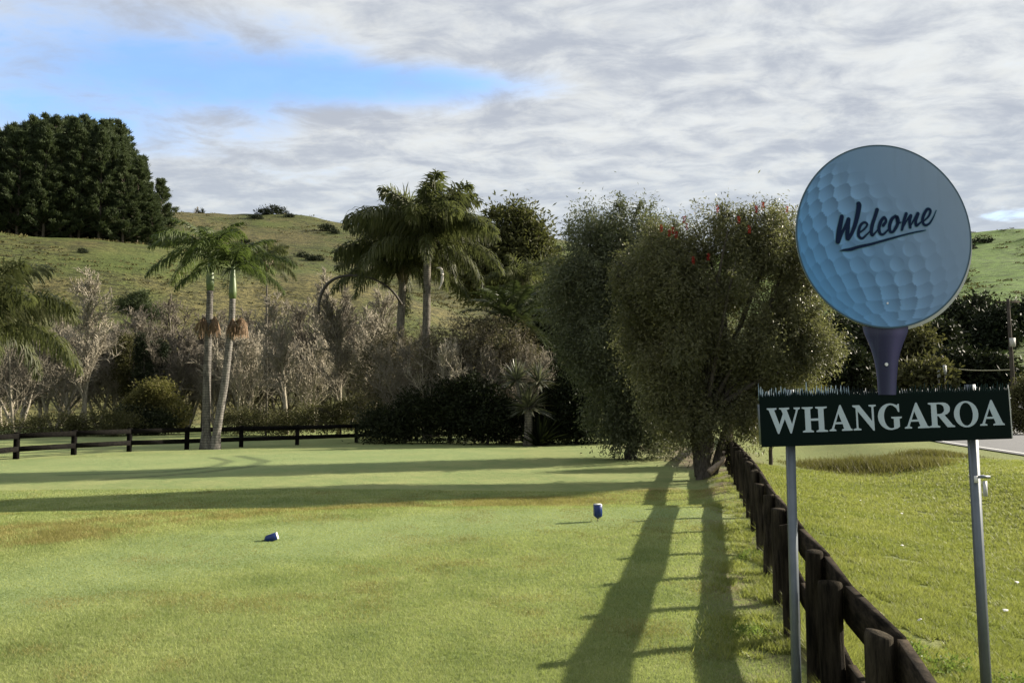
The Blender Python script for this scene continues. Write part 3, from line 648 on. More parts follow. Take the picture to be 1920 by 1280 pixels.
# ------------------------------------------------------------------ plants
M_BARK_BARE = bark('bare_tree_bark', (.15, .135, .105), (.36, .325, .26), (5, 5, 2))
M_BARK_RED = bark('bare_twig_bark', (.080, .072, .060), (.20, .178, .142), (5, 5, 2))
M_BARK_DK = bark('dark_bark', (.045, .04, .035), (.12, .105, .09), (8, 8, 2))
M_PTRUNK = bark('pale_palm_trunk', (.065, .062, .06), (.21, .195, .175), (5, 5, 2), 3.2)
M_QTRUNK = bark('ringed_palm_trunk', (.07, .064, .056), (.22, .20, .165), (5, 5, 2), 3.0)
def bare_tree_meshes(seed, h, spread=.5, upright=.6, dense=1.0, stems=1, tw=.018):
    rng = np.random.default_rng(seed); tr_ = MB(); cr = MB()
    def grow(P, D, L, n, wob, up):
        pts = [P]; d = D / np.linalg.norm(D)
        for q in range(n):
            d = d + rng.normal(0, wob, 3) + np.array([0, 0, up / n]); d /= np.linalg.norm(d); P = P + d * L / n; pts.append(P)
        return np.array(pts)
    segs = []
    def addp(pts, r0, r1): 
        rr_ = np.linspace(r0, r1, len(pts)); segs.append((pts[:-1], pts[1:], rr_[:-1], rr_[1:]))
    def sub(pts, t):
        f = t * (len(pts) - 1); q = min(int(f), len(pts) - 2); return pts[q] + (pts[q + 1] - pts[q]) * (f - q), pts[q + 1] - pts[q]
    for s_ in range(stems):
        a = rng.uniform(0, 6.28); off = np.array([math.cos(a), math.sin(a), 0]) * (.12 * (stems > 1)); ln = .25 if stems > 1 else .04
        T = grow(off, np.array([math.cos(a) * ln, math.sin(a) * ln, 1]), h * rng.uniform(.8, .95), 12, .05, .2)
        tube(tr_, T, np.linspace(h * .018, h * .003, len(T)), 7, True)
        nb = int(30 * dense / stems ** .5)
        for b in range(nb):
            t = rng.uniform(.12, .98) ** .85; P, d = sub(T, t); d = d / np.linalg.norm(d); az = rng.uniform(0, 6.28)
            D = np.array([math.cos(az), math.sin(az), 0]) * (1 - upright * .5) + d * upright + np.array([0, 0, .25])
            L = h * spread * (1.05 - t * .75) * rng.uniform(.7, 1.15); B = grow(P, D, L, 7, .13, .45); r0 = h * .0065 * (1.1 - t * .6); addp(B, r0, .35 * r0 + .004)
            for b2 in range(int(9 * dense)):
                t2 = rng.uniform(.15, 1); P2, d2 = sub(B, t2); D2 = d2 / np.linalg.norm(d2) + rng.normal(0, .55, 3) + [0, 0, .2]
                B2 = grow(P2, D2, L * .42 * rng.uniform(.6, 1.2), 4, .18, .3); addp(B2, tw * 1.4, tw)
                for b3 in range(int(7 * dense)):
                    P3, d3 = sub(B2, rng.uniform(.2, 1)); D3 = d3 / np.linalg.norm(d3) + rng.normal(0, .6, 3) + [0, 0, .2]
                    addp(grow(P3, D3, L * .22 * rng.uniform(.5, 1.2), 2, .2, .2), tw, tw * .55)
    A_, B_, r0, r1 = (np.concatenate(z) for z in zip(*segs)); prisms(cr, A_, B_, r0, r1, 3, rng.uniform(0, 1, len(A_)))
    return tr_.mesh('trunk', True), cr.mesh('crown')
BARE = [bare_tree_meshes(s_, 9, sp, up, de, st) for s_, sp, up, de, st in ((1, .38, .75, 1.1, 1), (2, .44, .6, 1.1, 1), (3, .36, .85, 1.2, 2), (4, .55, .5, 1.1, 3), (5, .33, .9, 1.1, 1))]
BARE_R = [(a, b.copy()) for a, b in (BARE[2], BARE[3])]
for a, b in BARE: a.materials.append(M_BARK_BARE); b.materials.append(M_BARK_BARE)
for a, b in BARE_R: b.materials.clear(); b.materials.append(M_BARK_RED)
def bare(px, ytop, depth, k, label, rot=0, group='leafless trees behind the rail fence', red=False, ybase=None):
    T = at(px, ytop - (28 if depth < 61 and depth > 40 else 0), depth); x, y = T[0], T[1]; z = tz(x, y); h = T[2] - z
    root = thing('bare_tree', label, 'tree', (x, y, z), rot, group, h / 9.0)
    a, b = BARE_R[k % 2] if red else BARE[k]
    link('trunk', a, None, root); link('crown', b, None, root); return root
bare(170, 548, 50, 0, 'tall bare grey tree right of the cut-off palm at the picture edge', .3)
bare(40, 650, 47, 3, 'low spreading bare tree below the cut-off palm at the far left', 1.2)
bare(110, 640, 53, 3, 'bushy bare tree between the cut-off palm and the tall bare grey tree', 4.2)
bare(235, 600, 56, 1, 'bare tree left of the small flat-topped pine', 2.2)
bare(320, 640, 54, 0, 'reddish bare thicket tree left of the twin palm trunks', 2.9, red=True)
bare(350, 600, 60, 1, 'taller reddish bare tree behind the left twin palm trunk', .8, red=True)
bare(455, 640, 52, 3, 'spreading bare tree just right of the twin palm trunks', 5.1)
bare(490, 590, 60, 2, 'brownish bare tree behind the drooping right fronds of the twin palms', 3.6, red=True)
bare(543, 585, 47, 0, 'pale bare tree standing alone halfway between twin palms and ringed palm', 4.4)
bare(600, 560, 58, 2, 'thin upright bare tree under the long bent palm stalk', 1.9)
bare(640, 575, 46, 4, 'pale bare tree with upright limbs left of the ringed palm', .2)
bare(665, 540, 56, 2, 'wispy bare tree rising behind the pale upright one', 5.6)
bare(705, 600, 52, 1, 'bare tree directly left of the ringed palm trunk', 3.1)
bare(590, 660, 50, 3, 'low bare tree filling the gap beside the upright bare tree', 2.6)
bare(410, 680, 56, 3, 'low tangled bare tree seen between the twin palm trunks', .9)
for px, yt, dp, kk, lb in ((845, 640, 36.2, 3, 'grey twiggy bush just right of the ringed palm trunk foot'), (905, 615, 36.0, 1, 'tallest grey twiggy bush, below the stiff-fronded palm'), (960, 650, 36.3, 3, 'grey twiggy bush directly under the stiff-fronded palm trunk'), (770, 640, 38, 3, 'grey twiggy bush left of the ringed palm trunk foot')):
    bare(px, yt, dp, kk, lb, px * .01, 'grey twiggy bushes round the central palms')
rg = random.Random(4)
for px in range(-20, 800, 34):
    o = bare(px + rg.uniform(-10, 10), rg.uniform(610, 680), rg.uniform(57, 64), rg.choice([1, 2, 3, 3]), 'brown-grey leafless tree in the back of the thicket behind the rail fence', rg.uniform(0, 6), 'leafless trees in the back of the thicket', rg.random() < .6)

def cloud_pts(rng, blobs, ncl, sig, per, shell=.62, sub=0, rs=.35):
    if sub:      # the crown is first broken into separate puffs, clumps gather on the puffs and leave gaps
        w = np.array([b[3] * b[4] * b[5] for b in blobs]) ** .7; B = np.array(blobs)[rng.choice(len(blobs), sub, p=w / w.sum())]
        d = rng.normal(0, 1, (sub, 3)); d /= np.linalg.norm(d, axis=1, keepdims=True)
        pc = B[:, :3] + d * (rng.uniform(.25, 1.0, sub) ** .5)[:, None] * B[:, 3:6]
        blobs = [(*c, r_, r_, r_ * .8) for c, r_ in zip(pc, rs * rng.uniform(.6, 1.5, sub))]
    """clump centres through the blobs and leaf points round them"""
    w = np.array([b[3] * b[4] * b[5] for b in blobs]) ** .7; idx = rng.choice(len(blobs), ncl, p=w / w.sum())
    B = np.array(blobs)[idx]; d = rng.normal(0, 1, (ncl, 3)); d /= np.linalg.norm(d, axis=1, keepdims=True)
    rr_ = rng.uniform(shell ** 3, 1.06, ncl) ** (1 / 3); C = B[:, :3] + d * rr_[:, None] * B[:, 3:6]
    n = ncl * per; ci = np.repeat(np.arange(ncl), per); sg_ = sig * rng.uniform(.6, 1.4, ncl)[ci]
    P = C[ci] + rng.normal(0, 1, (n, 3)) * sg_[:, None] * np.array([1, 1, .8]); return C, P, d[ci], ci
def leafy(seed, blobs, ncl, sig, per, L, W, droop=.0, out=.6, shell=.62):
    rng = np.random.default_rng(seed); C, P, dd, ci = cloud_pts(rng, blobs, ncl, sig, per, shell, 185 if droop > .3 else 0, sig * 2.4)
    if droop > .3:       # weeping habit: clumps hang down, some sprays stick out of the outline
        P[:, 2] = C[ci, 2] + (P[:, 2] - C[ci, 2]) * 1.9 - .1; P[:, :2] = C[ci][:, :2] + (P[:, :2] - C[ci][:, :2]) * .8
        ns = 150; k = rng.choice(len(C), ns); q = 70; kk = np.repeat(k, q); ax = dd[::per][kk] + np.repeat(rng.normal(0, .45, (ns, 3)), q, 0) + [0, 0, .12]
        t = rng.uniform(0, 1, ns * q)[:, None]; ln = np.repeat(rng.uniform(.3, .62, ns), q)[:, None]
        P2 = C[kk] + ax * t * ln + rng.normal(0, .035, (ns * q, 3)) - np.array([0, 0, .25]) * (t * ln) ** 2
        P = np.vstack([P, P2]); dd = np.vstack([dd, ax]); ci = np.concatenate([ci, kk])
    D = dd * out + rng.normal(0, .6, P.shape) + np.array([0, 0, .15 - droop]); tone = rng.uniform(-.3, .3, ncl)[ci]
    mb = MB(); leaves(mb, P, D, L * rng.uniform(.7, 1.3, len(P)), W * rng.uniform(.7, 1.3, len(P)), rng, np.clip(rng.uniform(.1, .9, len(P)) + tone, 0, 1)); return mb, C
def limbs(seed, base, fork, C, r, nl=14, tw=.02, sides=7):
    rng = np.random.default_rng(seed); mb = MB(); base = np.array(base); fork = np.array(fork)
    T = np.linspace(base, fork, 6); T[1:-1] += rng.normal(0, r * .25, (4, 3)); tube(mb, T, np.linspace(r * 1.15, r * .8, 6), 9)
    sel = C[rng.choice(len(C), min(nl, len(C)), replace=False)]
    for c in sel:
        m = (fork + c) / 2 + rng.normal(0, .12, 3) * np.linalg.norm(c - fork); t = np.linspace(0, 1, 7)[:, None]
        P = (1 - t) ** 2 * fork + 2 * t * (1 - t) * m + t ** 2 * c; tube(mb, P, np.linspace(r * .45, tw, 7), 5, True)
    return mb
def tree(name, label, cat, base, blobs, ncl, sig, per, L, W, mat, barkm, r=.2, fork=.35, droop=0, seed=1, group=None, out=.6, shell=.62, nl=14):
    base = np.array(base, float); root = thing(name, label, cat, tuple(base), 0, group)
    bl = [tuple(np.array(b[:3]) - base) + tuple(b[3:]) for b in blobs]
    mb, C = leafy(seed, bl, ncl, sig, per, L, W, droop, out, shell); zt = max(b[2] + b[5] for b in bl)
    link('trunk', limbs(seed + 100, (0, 0, -.3), (0.02, 0, zt * fork), C, r, nl).mesh('trunk', True), barkm, root)
    link('crown', mb.mesh('crown'), mat, root); return root
def blob(px, py, depth, rx, ry, rd=None, ddep=0):
    c = at(px, py, depth + ddep); s_ = mpp(depth); rx_, ry_ = rx * s_, ry * s_; return (c[0], c[1], c[2], rx_, (rd if rd else rx_ * .9), ry_)
def pxtree(name, label, cat, depth, px, blobs, *a, **k):
    x = at(px, 700, depth)[0]; return tree(name, label, cat, (x, depth, tz(x, depth)), [blob(b[0], b[1], depth, b[2], b[3], b[4] if len(b) > 4 else None, b[5] if len(b) > 5 else 0) for b in blobs], *a, **k)

F_BOTTLE = foliage('bottlebrush_leaves', (.028, .034, .018), (.165, .16, .085), .32, .5, .2)
F_BOTTLE2 = foliage('shaded_leaves', (.034, .042, .028), (.15, .16, .10), .25, .6, .08)
F_DARK = foliage('dark_evergreen_leaves', (.008, .012, .007), (.030, .036, .016), .10, .6, .08)
F_OLIVE = foliage('olive_leaves', (.030, .032, .015), (.10, .095, .042), .25, .6, .08)
F_YELLOW = foliage('yellow_green_leaves', (.055, .055, .020), (.16, .145, .055), .3, .6, .08)
F_SCRUB = foliage('twiggy_scrub', (.045, .040, .028), (.19, .165, .115), .2, .6, .08)
F_PINE = foliage('pine_needles', (.018, .030, .017), (.082, .100, .048), .2, .6, .08, nscale=.15)
F_CONIF = foliage('conifer_leaves', (.008, .013, .008), (.032, .040, .020), .08, .6, .08)
F_GUM = foliage('rimmed_leaves', (.022, .028, .013), (.11, .11, .045), .25, .6, .08)

# the two weeping bottlebrush trees by the fence
tA = pxtree('bottlebrush_tree', 'large weeping bottlebrush tree with red tips leaning over the near fence line', 'tree', 19.3, 1318,
    [(1215, 520, 50, 70, .9), (1195, 460, 40, 35, .7), (1200, 640, 45, 80, .9), (1260, 440, 45, 35, .9), (1235, 560, 50, 70, .9), (1240, 700, 40, 45, .8), (1495, 600, 38, 70, .8), (1440, 430, 55, 30, .8), (1485, 700, 40, 60, .8), (1400, 455, 70, 55, 1.0), (1290, 450, 45, 35, .8), (1480, 540, 45, 80, .9), (1320, 800, 60, 30, .8), (1330, 500, 70, 80, 1.1), (1465, 480, 55, 80, 1.0), (1475, 450, 40, 50, .9), (1400, 590, 120, 110, 1.3), (1300, 640, 70, 90, 1.1), (1475, 620, 55, 90, 1.1), (1395, 700, 90, 80, 1.1), (1470, 740, 40, 45, .7), (1300, 755, 55, 45, .7), (1420, 775, 45, 40, .6), (1265, 560, 50, 70, .9)],
    1900, .15, 120, .095, .026, F_BOTTLE, M_BARK_DK, .2, .22, .55, 21, None, .5, .35, 26)
tB = pxtree('bottlebrush_tree', 'shadier weeping tree with foliage to the ground, left of the red-tipped one', 'tree', 26.0, 1185,
    [(1225, 450, 50, 45, 1.2), (1140, 430, 60, 30, 1.0), (1085, 540, 48, 50, 1.0), (1085, 610, 42, 45, 1.0), (1240, 600, 60, 80, 1.0), (1175, 440, 62, 45, 1.3), (1120, 500, 50, 55, 1.2), (1200, 540, 85, 90, 1.6), (1125, 610, 65, 80, 1.4), (1175, 690, 80, 60, 1.6), (1235, 730, 50, 45, 1.3), (1240, 795, 60, 22, 1.2), (1185, 770, 50, 35, 1.0), (1195, 805, 50, 18, 1.0), (1140, 780, 35, 22, .9), (1245, 640, 60, 70, 1.3), (1125, 690, 45, 45, 1.1), (1095, 425, 18, 14, .4)],
    1400, .21, 110, .13, .036, F_BOTTLE2, M_BARK_DK, .2, .25, .6, 22, None, .5, .35, 22)
# extra stems, surface root and feathery twigs of the near one
bx = np.array(tA.location)
mb = MB()
for pts, r0, r1 in (([(1325, 895), (1318, 860), (1322, 820), (1335, 770), (1350, 700)], .17, .09), ([(1338, 892), (1347, 850), (1362, 800), (1372, 750), (1400, 680)], .10, .06), ([(1312, 893), (1306, 850), (1300, 800), (1290, 740)], .12, .06)):
    P = np.array([at(px, py, 19.3 + .25 * q / 3) for q, (px, py) in enumerate(pts)]) - bx; tube(mb, crp(P, 5), np.linspace(r0, r1, (len(P) - 1) * 5 + 1), 9)
link('stem', mb.mesh('stem', True), M_BARK_DK, tA)
mb = MB(); P = np.array([at(px, py, 18.6) for px, py in ((1330, 885), (1345, 872), (1356, 862), (1357, 845))]) - bx; tube(mb, crp(P, 5), np.linspace(.08, .035, 16), 8)
link('root', mb.mesh('root', True), bark('pale_root', (.22, .17, .13), (.42, .34, .26), (6, 6, 6)), tA)
M_RED = foliage('red_flower', (.20, .012, .012), (.42, .03, .03), .25, .6, .2)
def flower(px, py, dep, root, sz=.06):
    rng = np.random.default_rng(int(px * 7 + py)); c = at(px, py, dep) - np.array(root.location); m = 90
    D = rng.normal(0, 1, (m, 3)); D /= np.linalg.norm(D, axis=1, keepdims=True); D[:, 2] *= .3
    C_ = c + np.stack([0 * D[:, 0], 0 * D[:, 0], rng.uniform(-1, 1, m) * sz * 1.1], -1)
    mb = MB(); leaves(mb, C_, D, sz * .6, sz * .16, rng); link('flower', mb.mesh('flower'), M_RED, root)
for px, py, dd in ((1283, 412, 18.6), (1288, 425, 18.6), (1255, 437, 18.5), (1262, 432, 18.6), (1268, 440, 18.7), (1345, 392, 18.7), (1385, 412, 18.4), (1300, 488, 18.0), (1328, 482, 18.1), (1430, 385, 18.6), (1475, 392, 18.7), (1405, 430, 18.3), (1240, 428, 18.6), (1418, 392, 18.7)):
    flower(px, py, dd, tA, .075)
tree_sprigs = MB(); rng = np.random.default_rng(77)
for px0, py0, px1, py1 in [(1345 + 13 * q + rng.uniform(-8, 8), 430, 1345 + 13 * q + rng.uniform(-12, 12), 378 + rng.uniform(-3, 24)) for q in range(11)] + [(1480, 420, 1492 , 390), (1270, 440, 1262, 408)]:
    A_, B_ = at(px0, py0, 19), at(px1, py1, 19.1); tube(tree_sprigs, np.linspace(A_, B_, 4) - bx, np.linspace(.012, .005, 4), 4)
    m = 110; t = rng.uniform(.25, 1.02, m)[:, None]; leaves(tree_sprigs, A_ + (B_ - A_) * t - bx + rng.normal(0, .05, (m, 3)), (B_ - A_) + rng.normal(0, .7, (m, 3)), .085, .022, rng)
link('sprig', tree_sprigs.mesh('sprig'), F_BOTTLE, tA)

# broad evergreen behind the palms
pxtree('evergreen_tree', 'rounded broadleaf tree behind the ringed palm, above the stiff-fronded palm', 'tree', 50, 965, [(955, 425, 48, 34), (995, 440, 28, 30), (930, 480, 50, 45), (985, 490, 50, 40), (1020, 510, 35, 25), (900, 520, 40, 40)],
    420, .42, 60, .34, .12, F_GUM, M_BARK_DK, .25, .5, .25, 31)
pxtree('evergreen_tree', 'dense dark tree in the gap between the stiff-fronded palm and the weeping trees', 'tree', 42, 1040, [(1030, 600, 50, 45), (1060, 680, 60, 70), (1000, 660, 50, 60), (1050, 760, 70, 60)],
    420, .32, 60, .26, .10, F_DARK, M_BARK_DK, .25, .4, .2, 32)
# understorey shrubs
US = [
 ('twiggy_shrub', 'broad grey-olive twiggy shrub right of the ringed palm trunk', 36.9, 890, [(870, 640, 60, 42), (930, 640, 70, 45), (830, 690, 60, 50), (905, 710, 90, 55), (975, 680, 45, 50)], 420, .26, 70, .20, .035, F_SCRUB),
 ('twiggy_shrub', 'olive twiggy shrub with a few red leaves left of the ringed palm trunk', 42, 745, [(735, 660, 45, 45), (700, 700, 40, 55), (770, 720, 50, 60), (730, 760, 60, 45)], 320, .26, 60, .2, .04, F_SCRUB),
 ('dark_shrub', 'low black-green shrub mound just behind the rail fence end', 36, 760, [(725, 798, 50, 26), (790, 778, 45, 42), (835, 755, 30, 35), (870, 775, 50, 48)], 300, .34, 70, .26, .05, F_DARK),
 ('dark_shrub', 'dark shrub at the foot of the spiky cabbage tree', 35, 915, [(900, 770, 60, 50), (950, 790, 50, 35), (870, 740, 40, 40)], 360, .2, 60, .16, .07, F_DARK),
 ('dark_shrub', 'dark shrub right of the spiky cabbage tree, under the weeping tree', 35, 1080, [(1060, 770, 50, 55), (1110, 780, 50, 45), (1090, 720, 40, 45)], 360, .2, 60, .16, .07, F_DARK),
 ('dark_shrub', 'dark shrub behind the shadier weeping tree at the mown edge', 37, 1180, [(1160, 780, 55, 40), (1215, 775, 50, 45)], 300, .2, 60, .16, .07, F_DARK),
 ('yellow_shrub', 'yellow-green shrub left of the twin palm trunks behind the rail fence', 47, 292, [(292, 735, 34, 24), (272, 765, 36, 32), (320, 775, 30, 30)], 260, .2, 50, .16, .07, F_YELLOW),
 ('dark_shrub', 'dark shrub in the shade below the yellow-green shrub', 46, 285, [(275, 795, 40, 18), (250, 780, 30, 22), (300, 790, 30, 18)], 160, .2, 50, .16, .07, F_DARK),
 ('conifer_shrub', 'narrow dark conifer below the small flat-topped pine', 53, 268, [(268, 690, 12, 48), (266, 650, 8, 25)], 160, .16, 50, .16, .05, F_CONIF),
 ('conifer_shrub', 'rounder dark conifer between the flat-topped pine and the twin palms', 54, 297, [(295, 660, 18, 25), (290, 690, 15, 30)], 160, .18, 50, .16, .05, F_CONIF),
 ('olive_shrub', 'brown-olive shrub left of the narrow dark conifer', 55, 238, [(238, 660, 22, 35), (245, 700, 28, 40)], 200, .2, 50, .18, .06, F_OLIVE),
 ('olive_shrub', 'low olive shrub behind the rail fence beside the twin palm foot', 45, 500, [(440, 790, 40, 25), (500, 790, 50, 22), (545, 795, 40, 20)], 220, .2, 45, .14, .05, F_OLIVE),
 ('olive_shrub', 'low olive shrub behind the rail fence under the pale upright bare tree', 44, 640, [(600, 785, 45, 25), (650, 775, 40, 28), (690, 760, 30, 30)], 220, .2, 45, .14, .05, F_OLIVE),
 ('olive_shrub', 'low brown-green shrub behind the rail fence at the far left', 44, 120, [(40, 805, 45, 20), (110, 800, 50, 24), (180, 795, 50, 24), (225, 790, 40, 20)], 260, .2, 45, .14, .05, F_OLIVE),
 ('olive_shrub', 'sunlit olive bush behind the near fence, below the weeping tree', 24, 1440, [(1400, 760, 40, 45), (1440, 790, 35, 40), (1470, 770, 35, 45), (1510, 760, 40, 50)], 420, .14, 60, .09, .03, F_YELLOW),
]
for q, (nm, lb, dep, px, bl, ncl, sg_, per, L, W, mt) in enumerate(US):
    pxtree(nm, lb, 'shrub', dep, px, bl, ncl, sg_, per, L, W, mt, M_BARK_DK, .06, .3, .1, 200 + q, None, .5, .3, 10)

# small flat-topped pine on a thin stem
def flat_pine():
    dep = 62; b = at(262, 700, dep); x = b[0]; z = tz(x, dep); root = thing('flat_topped_pine', 'small flat-topped pine on a thin bare stem left of the twin palms', 'tree', (x, dep, z))
    bl = [blob(245, 575, dep, 26, 13), blob(275, 580, dep, 22, 11), blob(262, 560, dep, 18, 9), blob(290, 590, dep, 14, 7)]
    o_ = np.array([x, dep, z]); bl = [tuple(np.array(b_[:3]) - o_) + tuple(b_[3:]) for b_ in bl]
    m_, C = leafy(91, bl, 150, .22, 60, .25, .05, 0, .5, .3); link('crown', m_.mesh('crown'), F_PINE, root)
    h = at(262, 590, dep)[2] - z; link('trunk', limbs(92, (0, 0, -.2), (.05, 0, h), C, .13, 12).mesh('trunk', True), M_BARK_DK, root)
flat_pine()

# ---- palms
def frond_mesh(seed, L=3.0, e0=60, e1=-50, nl=70, ll=.55, lw=.035, dr=.5, plum=.3, arch=1.0, rib=.03, spine_side=0.0, vup=.0):
    rng = np.random.default_rng(seed); ns = 26; t = np.linspace(0, 1, ns); el = np.radians(e0 + (e1 - e0) * t ** (1.0 / arch))
    ds = L / (ns - 1); P = np.zeros((ns, 3)); side = np.cumsum(rng.normal(0, .01, ns)) + spine_side * t ** 2
    D = np.stack([np.cos(el), side, np.sin(el)], -1); D /= np.linalg.norm(D, axis=1, keepdims=True); P[1:] = np.cumsum(D[:-1] * ds, 0)
    mb = MB(); tube(mb, P, np.linspace(rib, rib * .2, ns), 5, False, .3)
    tt = np.repeat(np.linspace(.14, 1.0, nl), 2); sg_ = np.tile([-1., 1.], nl); f = tt * (ns - 1); q = np.minimum(f.astype(int), ns - 2); fr = (f - q)[:, None]
    B = P[q] * (1 - fr) + P[q + 1] * fr; Tn = D[q]; S = np.cross(Tn, [0, 0, 1.]); S /= np.linalg.norm(S, axis=1, keepdims=True) + 1e-9; U = np.cross(S, Tn)
    ang = rng.normal(0, plum, len(tt)); dirv = S * sg_[:, None] * (np.cos(ang) * .8)[:, None] + U * (np.sin(ang) + vup)[:, None] + Tn * .55 + rng.normal(0, .06, B.shape)
    dirv /= np.linalg.norm(dirv, axis=1, keepdims=True)
    env = np.sin(np.clip(tt * .86 + .12, 0, 1) * np.pi) ** .5; l = ll * env * rng.uniform(.8, 1.15, len(tt)); d2 = dirv + np.array([0, 0, -1.]) * (dr * rng.uniform(.7, 1.4, len(tt)))[:, None]; d2 /= np.linalg.norm(d2, axis=1, keepdims=True)
    d3 = d2 + np.array([0, 0, -1.]) * dr; d3 /= np.linalg.norm(d3, axis=1, keepdims=True)
    p1 = B + dirv * (l * .33)[:, None]; p2 = p1 + d2 * (l * .37)[:, None]; p3 = p2 + d3 * (l * .35)[:, None]
    Wd = np.cross(dirv, Tn); Wd /= np.linalg.norm(Wd, axis=1, keepdims=True) + 1e-9; Wd = Tn * .75 + Wd * .5 * sg_[:, None]; Wd /= np.linalg.norm(Wd, axis=1, keepdims=True); w = lw / 2
    V = np.stack([B - Wd * w * .6, B + Wd * w * .6, p1 - Wd * w, p1 + Wd * w, p2 - Wd * w * .7, p2 + Wd * w * .7, p3], 1).reshape(-1, 3); m = len(tt)
    o = np.arange(m)[:, None] * 7; Qs = np.concatenate([o + np.array([0, 1, 3, 2]), o + np.array([2, 3, 5, 4])]); Ts = o + np.array([4, 5, 6])
    mb.add(V, Qs, Ts, np.repeat(rng.uniform(0, 1, m), 7)); return mb.mesh('frond')
P_QUEEN = foliage('queen_palm_leaflets', (.022, .032, .017), (.125, .13, .062), .34, .5, .15)
P_KING = foliage('king_palm_leaflets', (.020, .036, .013), (.095, .12, .038), .35, .5, .2)
P_PHX = foliage('date_palm_leaflets', (.018, .030, .014), (.075, .090, .035), .2, .4, .5)
M_SHAFT = plain('green_crownshaft', (.06, .10, .04), (.12, .15, .06), .4, 0, 4); M_FRUIT = foliage('orange_fruit_strands', (.14, .09, .055), (.36, .25, .16), .2, .7, .2)
M_HUSK = plain('brown_husk', (.10, .075, .05), (.20, .16, .11), .7, 0, 5)
def put_fronds(root, top, meshes, n, az0, sc, mat, tilt=.0, rng=None, azs=None):
    rng = rng or np.random.default_rng(1)
    for q in range(n):
        me = meshes[q % len(meshes)]; a = (azs[q] if azs is not None else az0 + q * 2.39996 + rng.uniform(-.15, .15))
        o = link('frond', me, mat, root, tuple(top), a, sc * rng.uniform(.9, 1.08)); o.rotation_euler = (rng.normal(0, tilt), rng.normal(0, tilt), a)
def palm_trunk(pts, r0, r1, mat, root, origin, flare=1.35):
    P = crp([np.array(p) - origin for p in pts], 6); n = len(P); rr_ = np.linspace(r0, r1, n); rr_[0] *= flare; rr_[1] *= 1 + (flare - 1) * .6; rr_[2] *= 1 + (flare - 1) * .3
    mb = MB(); tube(mb, P, rr_, 14); return link('trunk', mb.mesh('trunk', True), mat, root), P[-1]
# twin king palms in front of the rail fence
KU = [frond_mesh(s_, 2.1, 80, 0, 44, .5, .045, .4, .3) for s_ in (1, 2)]; KM = [frond_mesh(s_, 2.6, 48, -40, 52, .58, .045, .7, .35) for s_ in (3, 4)]; KL = [frond_mesh(s_, 2.7, 22, -60, 52, .6, .045, .8, .35) for s_ in (5, 6)]
def king(label, dep, pts, r, crown_py, seed, fruit):
    W = [at(px, py, dep) for px, py in pts]; o_ = np.array([W[0][0], dep, tz(W[0][0], dep)]); W[0][2] = o_[2] - .2
    root = thing('king_palm', label, 'palm tree', tuple(o_), 0, 'twin palms on the lawn'); rng = np.random.default_rng(seed)
    palm_trunk(W, r, r * .72, M_PTRUNK, root, o_, 1.9)
    top = W[-1] - o_; c = at(pts[-1][0] + 1, crown_py, dep) - o_
    mb = MB(); tube(mb, np.linspace(top, c, 6), [r * .8, r * .95, r * .85, r * .7, r * .55, r * .4], 12); link('crownshaft', mb.mesh('crownshaft', True), M_SHAFT, root)
    sh = c - [0, 0, .15]
    put_fronds(root, sh, KU, 4, .4 * seed, 1, P_KING, .05, rng); put_fronds(root, sh, KM, 6, 1.1 * seed, 1, P_KING, .05, rng); put_fronds(root, sh - [0, 0, .1], KL, 5, 2.1 * seed, 1, P_KING, .05, rng)
    for px, py, w in fruit:
        p = at(px, py, dep - .1) - o_; m = 95; rng2 = np.random.default_rng(int(px)); an = rng2.uniform(0, 6.28, m); rr_ = rng2.uniform(.02, 1, m) ** .8 * w
        st = p + np.stack([np.cos(an) * rr_ * .6, np.sin(an) * rr_ * .6, .22 * (1 - rr_ / w) - .1 * (rr_ / w) ** 2], -1); en = st + np.stack([np.cos(an) * .16 * rng2.uniform(0, 1, m), np.sin(an) * .1, -rng2.uniform(.2, .95, m) * (1 - .45 * rr_ / w)], -1)
        mb = MB(); prisms(mb, st, en, .007, .013, 3, rng2.uniform(0, 1, m)); prisms(mb, np.repeat((top + [0, 0, -.55 if 0 else -.1])[None] * 0 + np.array([[top[0] + (p[0] - top[0]) * .3, top[1], p[2] + .03]]), 30, 0), st[:30], .012, .01, 3)
        link('fruit_cluster', mb.mesh('fruit_cluster'), M_FRUIT, root)
king('left palm of the twin pair, with the straight pale trunk', 31.0, [(387, 841), (387, 760), (389, 680), (392, 600), (394, 545)], .165, 470, 3, [(381, 604, .42), (403, 602, .26)])
king('right palm of the twin pair, with the trunk leaning outward to the right', 31.0, [(401, 841), (411, 780), (421, 720), (429, 650), (434, 605), (436, 560)], .16, 495, 4, [(436, 606, .26), (453, 604, .34)])
